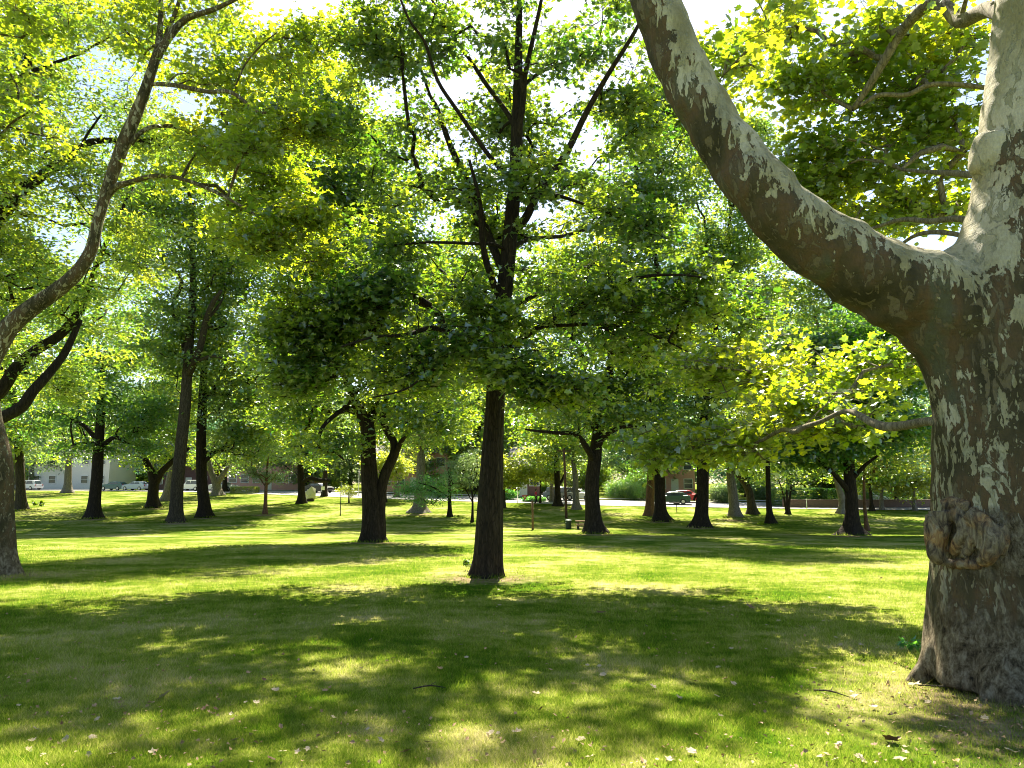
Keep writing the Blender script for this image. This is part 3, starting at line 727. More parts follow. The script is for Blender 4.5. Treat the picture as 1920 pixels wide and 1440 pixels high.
# park grill
p = G(1269, 961); r_ = empty('park_grill', p, 'black charcoal grill on a thin post right of the dark trunks', 'grill')
g = Geo(); tube(g, [(0, 0, -.1), (0, 0, .85)], [.035, .035], seg=8); link('post', g.mesh('post', True, blackm), r_)
g = Geo(); box(g, (0, 0, .87), (.55, .4, .03)); box(g, (0, .19, .97), (.55, .02, .2)); box(g, (-.265, 0, .97), (.02, .38, .2)); box(g, (.265, 0, .97), (.02, .38, .2)); box(g, (0, -.05, 1.0), (.5, .28, .015)); link('firebox', g.mesh('firebox', False, blackm), r_)
# sculpture
p = G(582, 939.5); s = p[1] / F; r_ = empty('sculpture', p, 'cream coloured faceted abstract sculpture beside a dark trunk', 'sculpture')
g = Geo(); box(g, (0, 0, .12), (12 * s, 8 * s, .42)); link('plinth', g.mesh('plinth', False, plain('plinth_dark', (.05, .035, .03), .7)), r_)
def V3(px, py, d): return ((px - 582) * s, d * s, (939.5 - py) * s)
sv = [V3(571, 924, 0), V3(583, 912.5, 1), V3(591, 917, 2), V3(590, 923, -4), V3(579, 929, -7), V3(592, 934, -2), V3(588, 938, 4), V3(574, 937, -3), V3(571, 931, 3), V3(583, 921, 9), V3(582, 935, 8), V3(581, 933.5, -8)]
g = Geo(); g.add(sv, [np.array([[0, 1, 4], [1, 3, 4], [1, 2, 3], [3, 5, 11], [4, 3, 11], [0, 4, 8], [4, 11, 7], [4, 7, 8], [11, 5, 6], [11, 6, 7], [1, 9, 2], [0, 9, 1], [9, 0, 8], [2, 9, 5], [3, 2, 5], [9, 10, 5], [10, 6, 5], [9, 8, 10], [8, 7, 10], [7, 6, 10]])])
link('faceted_body', g.mesh('faceted_body', False, creamp), r_)
# small notice and yield sign
p = G(605, 933); r_ = empty('notice_sign', p, 'small white notice on a post between the sculpture and the green post', 'sign')
g = Geo(); tube(g, [(0, 0, -.1), (0, 0, 1.3)], [.03, .03], seg=6); link('post', g.mesh('post', True, blackm), r_)
g = Geo(); box(g, (0, -.05, 1.25), (.48, .03, .48)); link('panel', g.mesh('panel', False, signw), r_)
p = G(984, 944.5); r_ = empty('yield_sign', p, 'inverted red triangle road sign in front of the maroon house', 'sign')
g = Geo(); tube(g, [(0, 0, -.1), (0, 0, .95)], [.03, .03], seg=6); link('post', g.mesh('post', True, signw), r_)
def tri(w_, z0, z1, y): 
    g = Geo(); g.add([(-w_, y, z1), (w_, y, z1), (0, y, z0), (-w_, y + .02, z1), (w_, y + .02, z1), (0, y + .02, z0)], [np.array([[0, 2, 1], [3, 4, 5]]), np.array([[0, 1, 4, 3], [1, 2, 5, 4], [2, 0, 3, 5]])]); return g
link('border', tri(.36, .42, 1.0, -.06).mesh('border', False, signr), r_); link('face', tri(.2, .6, .93, -.083).mesh('face', False, signw), r_)
# white posts / lamp standard near the maroon house
p = G(970, 942); g = Geo(); tube(g, [(0, 0, -.1), (.06, 0, 1.5), (.12, 0, 2.2)], [.06, .05, .05], seg=8)
r_ = empty('white_post', p, 'thin white post in front of the maroon house', 'post'); link('shaft', g.mesh('shaft', True, signw), r_)
for px, py, h, lab in ((1513, 955, 1.0, 'short white marker post before the low wall at right'), (672, 930, 3.6, 'slim white lamp standard by the street left of the forked trunk')):
    p = G(px, py); g = Geo(); tube(g, [(0, 0, -.1), (0, 0, h)], [.05, .04], seg=8)
    r_ = empty('white_post', p, lab, 'post'); link('shaft', g.mesh('shaft', True, signw), r_)
    g = Geo(); tube(g, [(0, 0, h), (0, 0, h + .05), (0, 0, h + .12)], [.05, .09, .03], seg=8); link('cap', g.mesh('cap', False, signw), r_)

#=== PERSON ===
def person(label, p, rot, shirt, trousers):
    skin = plain('skin', (.45, .27, .19), .5, var=.05); hair = plain('hair', (.05, .03, .02), .7); sm = plain('pink_shirt', shirt, .8, var=.05); tm = plain('dark_trousers', trousers, .8)
    J = {'pel': (0, 0, .95), 'sp': (0, .01, 1.15), 'ch': (0, 0, 1.34), 'nk': (0, -.01, 1.48), 'hd0': (0, -.02, 1.56), 'hd': (0, -.03, 1.65), 'hd2': (0, -.01, 1.72),
         'shl': (-.17, 0, 1.41), 'ell': (-.24, .03, 1.13), 'wrl': (-.25, -.08, .90), 'hal': (-.25, -.12, .82), 'shr': (.17, 0, 1.41), 'elr': (.25, .05, 1.14), 'wrr': (.24, -.02, .89), 'har': (.24, -.04, .81),
         'hil': (-.09, 0, .90), 'knl': (-.10, -.10, .50), 'anl': (-.10, .02, .09), 'tol': (-.11, -.14, .03), 'hir': (.09, 0, .90), 'knr': (.11, .03, .50), 'anr': (.11, .18, .10), 'tor': (.12, .05, .03)}
    Rd = {'pel': .13, 'sp': .115, 'ch': .135, 'nk': .055, 'hd0': .065, 'hd': .088, 'hd2': .07, 'shl': .065, 'ell': .042, 'wrl': .03, 'hal': .03, 'shr': .065, 'elr': .042, 'wrr': .03, 'har': .03,
          'hil': .095, 'knl': .06, 'anl': .04, 'tol': .035, 'hir': .095, 'knr': .06, 'anr': .04, 'tor': .035}
    E = [('pel', 'sp'), ('sp', 'ch'), ('ch', 'nk'), ('nk', 'hd0'), ('hd0', 'hd'), ('hd', 'hd2'), ('ch', 'shl'), ('shl', 'ell'), ('ell', 'wrl'), ('wrl', 'hal'), ('ch', 'shr'), ('shr', 'elr'), ('elr', 'wrr'), ('wrr', 'har'),
         ('pel', 'hil'), ('hil', 'knl'), ('knl', 'anl'), ('anl', 'tol'), ('pel', 'hir'), ('hir', 'knr'), ('knr', 'anr'), ('anr', 'tor')]
    # fingers and thumb
    for h, wr, s in (('hal', 'wrl', -1), ('har', 'wrr', 1)):
        b = np.array(J[h])
        for i in range(4):
            k = f'{h}f{i}'; J[k] = tuple(b + np.array([0, -.03 + i * .02, -.085 + .008 * abs(i - 1.5)])); Rd[k] = .009; E.append((h, k))
        k = f'{h}t'; J[k] = tuple(b + np.array([-s * .02, -.05, -.03])); Rd[k] = .01; E.append((h, k))
    def skin_mesh(keys, edges, grow, name, mat):
        ks = list(keys); me = bpy.data.meshes.new(name); me.from_pydata([J[k] for k in ks], [(ks.index(a), ks.index(b)) for a, b in edges], [])
        o = bpy.data.objects.new('tmp', me); C.objects.link(o); m = o.modifiers.new('s', 'SKIN'); 
        if not me.skin_vertices: bpy.context.view_layer.update()
        lay = me.skin_vertices[0] if len(me.skin_vertices) else None
        return o, me, ks
    import bmesh
    def grown(keys, edges, extra, name, mat):
        ks = list(keys); bm = bmesh.new(); lay = bm.verts.layers.skin.verify()
        vs = [bm.verts.new(J[k]) for k in ks]
        for k, v in zip(ks, vs): v[lay].radius = (Rd[k] + extra, Rd[k] + extra); v[lay].use_root = (k in ('pel', 'ch'))
        for a, b in edges: bm.edges.new((vs[ks.index(a)], vs[ks.index(b)]))
        me = bpy.data.meshes.new(name); bm.to_mesh(me); bm.free()
        o = bpy.data.objects.new('tmp', me); C.objects.link(o); o.modifiers.new('s', 'SKIN'); o.modifiers.new('u', 'SUBSURF').levels = 1
        dg = bpy.context.evaluated_depsgraph_get(); m2 = bpy.data.meshes.new_from_object(o.evaluated_get(dg)); m2.name = name
        bpy.data.objects.remove(o); m2.materials.clear(); m2.materials.append(mat)
        m2.polygons.foreach_set('use_smooth', [True] * len(m2.polygons)); return m2
    body = grown(J.keys(), E, 0, 'person', skin)
    o = link('person', body); tag(o, label, 'person'); o.location = p; o.rotation_euler = (0, 0, rot)
    keys = ['pel', 'sp', 'ch', 'shl', 'shr', 'ell', 'elr']; ed = [e for e in E if e[0] in keys and e[1] in keys]
    link('shirt', grown(keys, ed, .018, 'shirt', sm), o)
    keys = ['pel', 'hil', 'hir', 'knl', 'knr', 'anl', 'anr']; ed = [e for e in E if e[0] in keys and e[1] in keys]
    link('trousers', grown(keys, ed, .016, 'trousers', tm), o)
    g = Geo()
    tube(g, [(0, .0, 1.54), (0, .015, 1.62), (0, .005, 1.72), (0, -.01, 1.765), (0, -.02, 1.79)], [.05, .095, .098, .07, .02], seg=14, cap=True)
    link('hair', g.mesh('hair', True, hair), o)
    return o
p = G(1005, 945.5)
person('person in a bright pink shirt and dark trousers walking near the maroon house', tuple(p), R(70), (.75, .05, .16), (.02, .02, .03))

#=== TREES ===
# ---- central tree
Tt = [(912, 1084, 30), (915, 1040, 26), (918, 960, 23.5), (922, 860, 20), (928, 760, 17.5), (932, 680, 16), (940, 600, 15), (948, 520, 15), (958, 420, 14), (966, 330, 12), (969, 240, 11), (971, 150, 9), (973, 60, 7), (975, -40, 5), (980, -150, 3)]
Tl = [
 [(957, 440, 8, 0), (985, 410, 8.5, -.2), (1010, 360, 8, -.5), (1060, 290, 7, -.8), (1100, 210, 6, -1.1), (1140, 140, 5, -1.3), (1190, 60, 4, -1.6), (1230, -20, 3, -1.8)],
 [(940, 500, 8), (925, 465, 8.5, .2), (907, 417, 7.5, .5), (887, 360, 7, .9), (847, 280, 6, 1.3), (820, 203, 4.5, 1.6), (806, 178, 3, 1.7), (780, 100, 2, 2.)],
 [(938, 560, 8), (925, 530, 7, -.3), (909, 480, 6.5, -.6), (902, 425, 5.5, -.9), (900, 380, 4, -1.2), (880, 300, 3, -1.5)],
 [(960, 350, 6), (933, 310, 5, -.3), (913, 287, 4.5, -.5), (857, 207, 4, -1), (820, 150, 3.6, -1.3), (797, 80, 3.2, -1.6), (767, 37, 2.5, -1.9), (740, -30, 2, -2)],
 [(966, 240, 6), (950, 210, 5, .3), (913, 160, 4.5, .8), (880, 110, 4, 1.2), (837, 50, 3.2, 1.6), (800, -20, 2.5, 2)],
 [(968, 270, 7), (980, 200, 6, -.3), (985, 140, 5, -.5), (1000, 70, 4.5, -.8), (1015, 0, 3.5, -1), (1030, -90, 2, -1.2)],
 [(972, 190, 4), (983, 160, 4, .3), (1023, 130, 3.6, .8), (1073, 113, 3, 1.3), (1107, 93, 2, 1.6)],
 [(960, 465, 5), (973, 457, 4.5, .3), (1000, 447, 4, .8), (1053, 443, 3.6, 1.5), (1100, 430, 3.2, 2), (1167, 410, 2.5, 2.5), (1230, 400, 1.8, 3)],
 [(1015, 368, 4, -.4), (1040, 365, 3.6, -.8), (1107, 387, 3, -1.5), (1173, 410, 2.5, -2), (1230, 425, 1.8, -2.4)],
 [(950, 470, 4), (925, 458, 3.6, -.4), (893, 457, 3.4, -.8), (840, 455, 3, -1.4), (790, 455, 2.5, -1.9), (740, 460, 1.8, -2.2)],
 [(922, 655, 7), (900, 640, 6.5, -.2), (860, 628, 6, -.8), (810, 615, 5, -1.4), (760, 628, 3.6, -2), (700, 632, 2.6, -2.5), (640, 650, 1.8, -3)],
 [(925, 660, 6), (912, 630, 6, .2), (890, 595, 5.5, .6), (868, 565, 5, 1), (850, 530, 4, 1.5), (820, 500, 2.6, 2)],
 [(932, 665, 7), (965, 645, 6.5, -.2), (1000, 620, 6, -.6), (1040, 600, 5.5, -1), (1080, 575, 5, -1.4), (1120, 550, 4.5, -1.8), (1190, 522, 3.6, -2.3), (1260, 515, 2.6, -2.8), (1320, 520, 1.6, -3.2)],
 [(1015, 612, 4, -.8), (1060, 610, 3.6, -1), (1130, 608, 3.2, -1.2), (1190, 618, 2.6, -1.4), (1240, 635, 2, -1.6), (1290, 660, 1.4, -1.8)],
 [(935, 600, 5), (950, 585, 5, .4), (1000, 555, 4.5, 1), (1060, 520, 3.6, 1.8), (1110, 495, 2.6, 2.4), (1160, 470, 1.8, 2.8)],
 [(918, 690, 4), (895, 650, 3.4, -.6), (860, 665, 3, -1.4), (810, 695, 2.6, -2), (760, 730, 2, -2.6), (700, 745, 1.4, -3)],
 [(940, 550, 5), (915, 540, 4, .6), (880, 535, 3.5, 1.4), (840, 538, 3, 2), (790, 550, 2, 2.6)],
 [(930, 700, 5), (945, 690, 4.5, -.6), (980, 690, 4, -1.6), (1030, 705, 3, -2.4), (1080, 730, 2, -3.)],
]
make_tree('maple_tree', 'central shade tree with dark leaning trunk nearest the middle of the lawn', tuple(T_base), Tt, Tl,
  crowns=[(930, 610, 410, 110, .9, 2.5), (940, 440, 330, 150, 1.2, 2.5), (950, 230, 340, 190, 1.4, 2.6), (950, 40, 330, 130, 1.4, 2.6)],
  blobs=[(600, 620, 110, 110, -1, 84), (570, 720, 60, 50, -1, 24), (700, 560, 100, 80, -1.6, 54), (760, 690, 80, 50, -1.6, 26), (900, 590, 60, 60, -1.6, 16), (1060, 730, 80, 45, -2.4, 28), (960, 690, 60, 45, -2.5, 22), (1300, 560, 90, 60, -2, 34), (1215, 408, 50, 30, 2.6, 12), (1220, 425, 40, 26, -2.2, 10), (1150, 395, 50, 26, -1.6, 8), (750, 462, 40, 30, -2, 8), (1110, 100, 40, 30, 1.4, 8),
         (1380, 590, 60, 60, -1, 14), (1200, 650, 100, 50, -1, 22), (700, 90, 90, 80, 0, 36), (1180, 200, 80, 80, 0, 18), (860, 650, 70, 40, -2, 14), (1000, 330, 60, 50, -2, 14), (1130, 560, 90, 60, -2, 24), (640, 250, 60, 50, 0, 14)],
  n=450, per=56, sig=.31, leaf=.155, shape='maple', mat='maple', bark='dark', flare=.35, r0=.0065, gap=.51, gs=1.35, seg=44, sprays=True, step=.45, zmin=2.6, flare_h=.3, order=P(940, 500, T_base[1]))

# ---- left sycamore: trunk at the left edge, limb swings back into the picture
lsb = G(2, 1077)
make_tree('sycamore_tree', 'pale mottled sycamore at the left edge with a long curved limb', tuple(lsb),
  [(2, 1078, 30), (2, 1040, 24), (0, 960, 22), (2, 900, 21), (-2, 850, 19), (-16, 790, 17), (-24, 730, 17), (-26, 690, 18), (-22, 668, 20)],
  [[(-26, 690, 19), (-5, 648, 19), (20, 610, 18), (60, 576, 16.5), (105, 545, 15), (145, 510, 13), (170, 470, 11.5), (182, 420, 10.5), (196, 370, 10.5), (213, 320, 12), (233, 265, 13), (250, 225, 12), (270, 175, 10.5), (285, 130, 9.5), (296, 95, 8.5)],
   [(296, 95, 8), (300, 50, 5.5, .3), (302, 0, 5, .6), (300, -60, 3, .9)], [(292, 110, 9), (318, 68, 7.5), (350, 35, 6.5), (400, 18, 5, -.5), (450, -5, 3.5, -.8)],
   [(296, 100, 6), (310, 70, 4.5, .5), (330, 20, 4, .8), (345, -30, 3, 1.)],
   [(284, 158, 4), (310, 158, 4.6, -.2), (340, 162, 4.6, -.5), (390, 172, 4.2, -1), (430, 172, 4, -1.3), (465, 195, 3.3, -1.5), (490, 212, 2.6, -1.7), (530, 200, 2, -2), (560, 195, 1.4, -2.2)],
   [(245, 270, 5), (262, 250, 4.5), (290, 237, 4.2, .3), (340, 240, 3.8, .8), (370, 265, 3.2, 1.2), (400, 300, 2.8, 1.5), (430, 318, 1.8, 1.8)],
   [(196, 375, 7), (215, 352, 7), (240, 343, 5.5, -.3), (290, 330, 4.5, -.6), (340, 335, 4, -1), (400, 358, 3.6, -1.4), (450, 385, 2.8, -1.8), (490, 410, 2, -2.2), (530, 440, 1.3, -2.4)],
   [(-22, 690, 15), (-60, 600, 14, 1), (-90, 480, 12, 1.5), (-110, 330, 10, 2), (-100, 150, 7, 2)],
   [(440, 165, 2.2, -1.3), (460, 120, 2, -1.4), (490, 85, 1.6, -1.5), (520, 60, 1, -1.5)]],
  crowns=[(460, 200, 140, 110, .8, 2.2), (420, 330, 140, 90, .6, 2.2), (340, 60, 150, 90, 1.8, 2.2), (520, 400, 90, 90, 0, 2), (-120, 200, 180, 250, 1, 4)],
  blobs=[(560, 230, 60, 50, -2, 20), (560, 70, 80, 60, 1, 26), (560, 410, 60, 50, -2, 22), (480, 450, 50, 40, -2, 14), (80, 30, 110, 50, -1, 22), (600, 480, 50, 40, -2, 10), (470, 270, 50, 50, -2, 12)],
  n=380, per=52, sig=.36, leaf=.165, shape='maple', mat='syc', bark=SYC, flare=.35, r0=.006, gap=.45, gs=1.5, seg=20, sprays=True, step=.5, flare_h=.3)

# ---- dark-limbed tree entering from the left
nb = np.array([X(-190, 27), 27, zg(27)])
make_tree('elm_tree', 'dark limbed tree rising from beyond the left edge behind the pale sycamore', tuple(nb),
  [(-190, 985, 30), (-186, 930, 26), (-170, 800, 24), (-150, 700, 22), (-140, 560, 18), (-130, 400, 15), (-120, 250, 11), (-110, 80, 8), (-100, -80, 5)],
  [[(-145, 560, 15), (-80, 500, 13), (0, 410, 12), (30, 368, 11), (70, 335, 10.5), (110, 308, 10), (145, 285, 8, .3), (170, 266, 6.5, .6), (222, 263, 5, 1), (280, 262, 3.5, 1.6), (340, 250, 2, 2)],
   [(-145, 460, 14), (-80, 320, 12, -.5), (-20, 215, 11, -.8), (5, 175, 10, -1), (45, 138, 9, -1.2), (55, 100, 7, -1.4), (66, 60, 5, -1.6), (60, 0, 3, -1.8)], [(48, 138, 4, -1.2), (90, 122, 3.4, -1), (150, 100, 2.5, -.6), (200, 70, 1.5, -.2)],
   [(-168, 800, 18), (-90, 790, 14, 1), (-10, 745, 12, 2), (30, 690, 11, 2.4), (70, 655, 10, 2.8), (110, 630, 9, 3.2), (145, 590, 8, 3.6), (160, 560, 6, 4), (180, 500, 5, 4.4), (215, 420, 4, 5), (250, 350, 2.5, 5.5)],
   [(-160, 830, 16), (-70, 810, 13, 0), (30, 770, 11, 0), (60, 735, 10, 0), (100, 690, 8, .4), (125, 655, 7, .8), (150, 600, 5, 1.2)],
   [(146, 285, 3), (165, 250, 2.5), (190, 215, 1.5)]],
  crowns=[(80, 130, 260, 210, 0, 5), (110, 430, 230, 170, 1, 5), (60, 620, 170, 110, 3, 4), (-150, 300, 200, 350, 0, 5)],
  blobs=[(220, 60, 60, 60, 0, 14), (320, 258, 50, 40, 1.6, 12), (250, 262, 30, 30, 1.2, 8), (150, 330, 60, 60, -2, 10), (60, 500, 70, 60, -2, 14), (230, 460, 60, 50, 3, 14), (120, 720, 70, 50, 3, 18)],
  n=700, per=85, sig=.5, leaf=.2, shape='narrow', mat='elm', bark='dark', flare=.6, r0=.008, gap=.49, gs=1.9, sprays=True, step=.6)

# ---- forked tree left of centre
make_tree('oak_tree', 'thick forked trunk left of the central tree with a right hand limb', (700, 1016),
  [(700, 1017, 20), (699, 990, 18), (697, 950, 16), (694, 900, 14.5), (692, 850, 13.5), (690, 805, 13), (678, 775, 10), (660, 740, 8), (645, 690, 6), (635, 620, 4)],
  [[(712, 1005, 13), (713, 960, 10), (715, 920, 10), (722, 890, 10), (732, 868, 9.5), (740, 848, 9), (738, 828, 7), (726, 808, 7), (718, 785, 6), (725, 740, 5), (740, 680, 4), (750, 600, 2.5)],
   [(688, 810, 9), (700, 770, 8, .5), (710, 720, 6, 1), (705, 640, 5, 1.5), (700, 560, 3, 2)],
   [(675, 775, 5), (650, 765, 4.5, -1), (620, 785, 4.2, -2), (603, 805, 3.6, -2.4), (597, 830, 3.4, -2.6), (606, 845, 3, -2.8), (628, 848, 2.4, -3), (645, 862, 1.6, -3)],
   [(742, 850, 6), (758, 820, 4, -.5), (790, 790, 3, -1), (830, 770, 2, -1.5)]],
  crowns=[(680, 690, 210, 90), (700, 560, 190, 130), (620, 440, 110, 90), (590, 230, 130, 130), (700, 330, 130, 110)], blobs=[(800, 800, 60, 40, -2, 14), (620, 830, 40, 26, -3, 8), (720, 800, 60, 30, 3, 10), (560, 780, 60, 30, 0, 12), (560, 600, 60, 60, 0, 12)],
  n=470, per=120, sig=.75, leaf=.25, shape='quad', mat='maple', bark='dark', flare=.6, r0=.012, gs=3.2, seg=44, flute=.08)

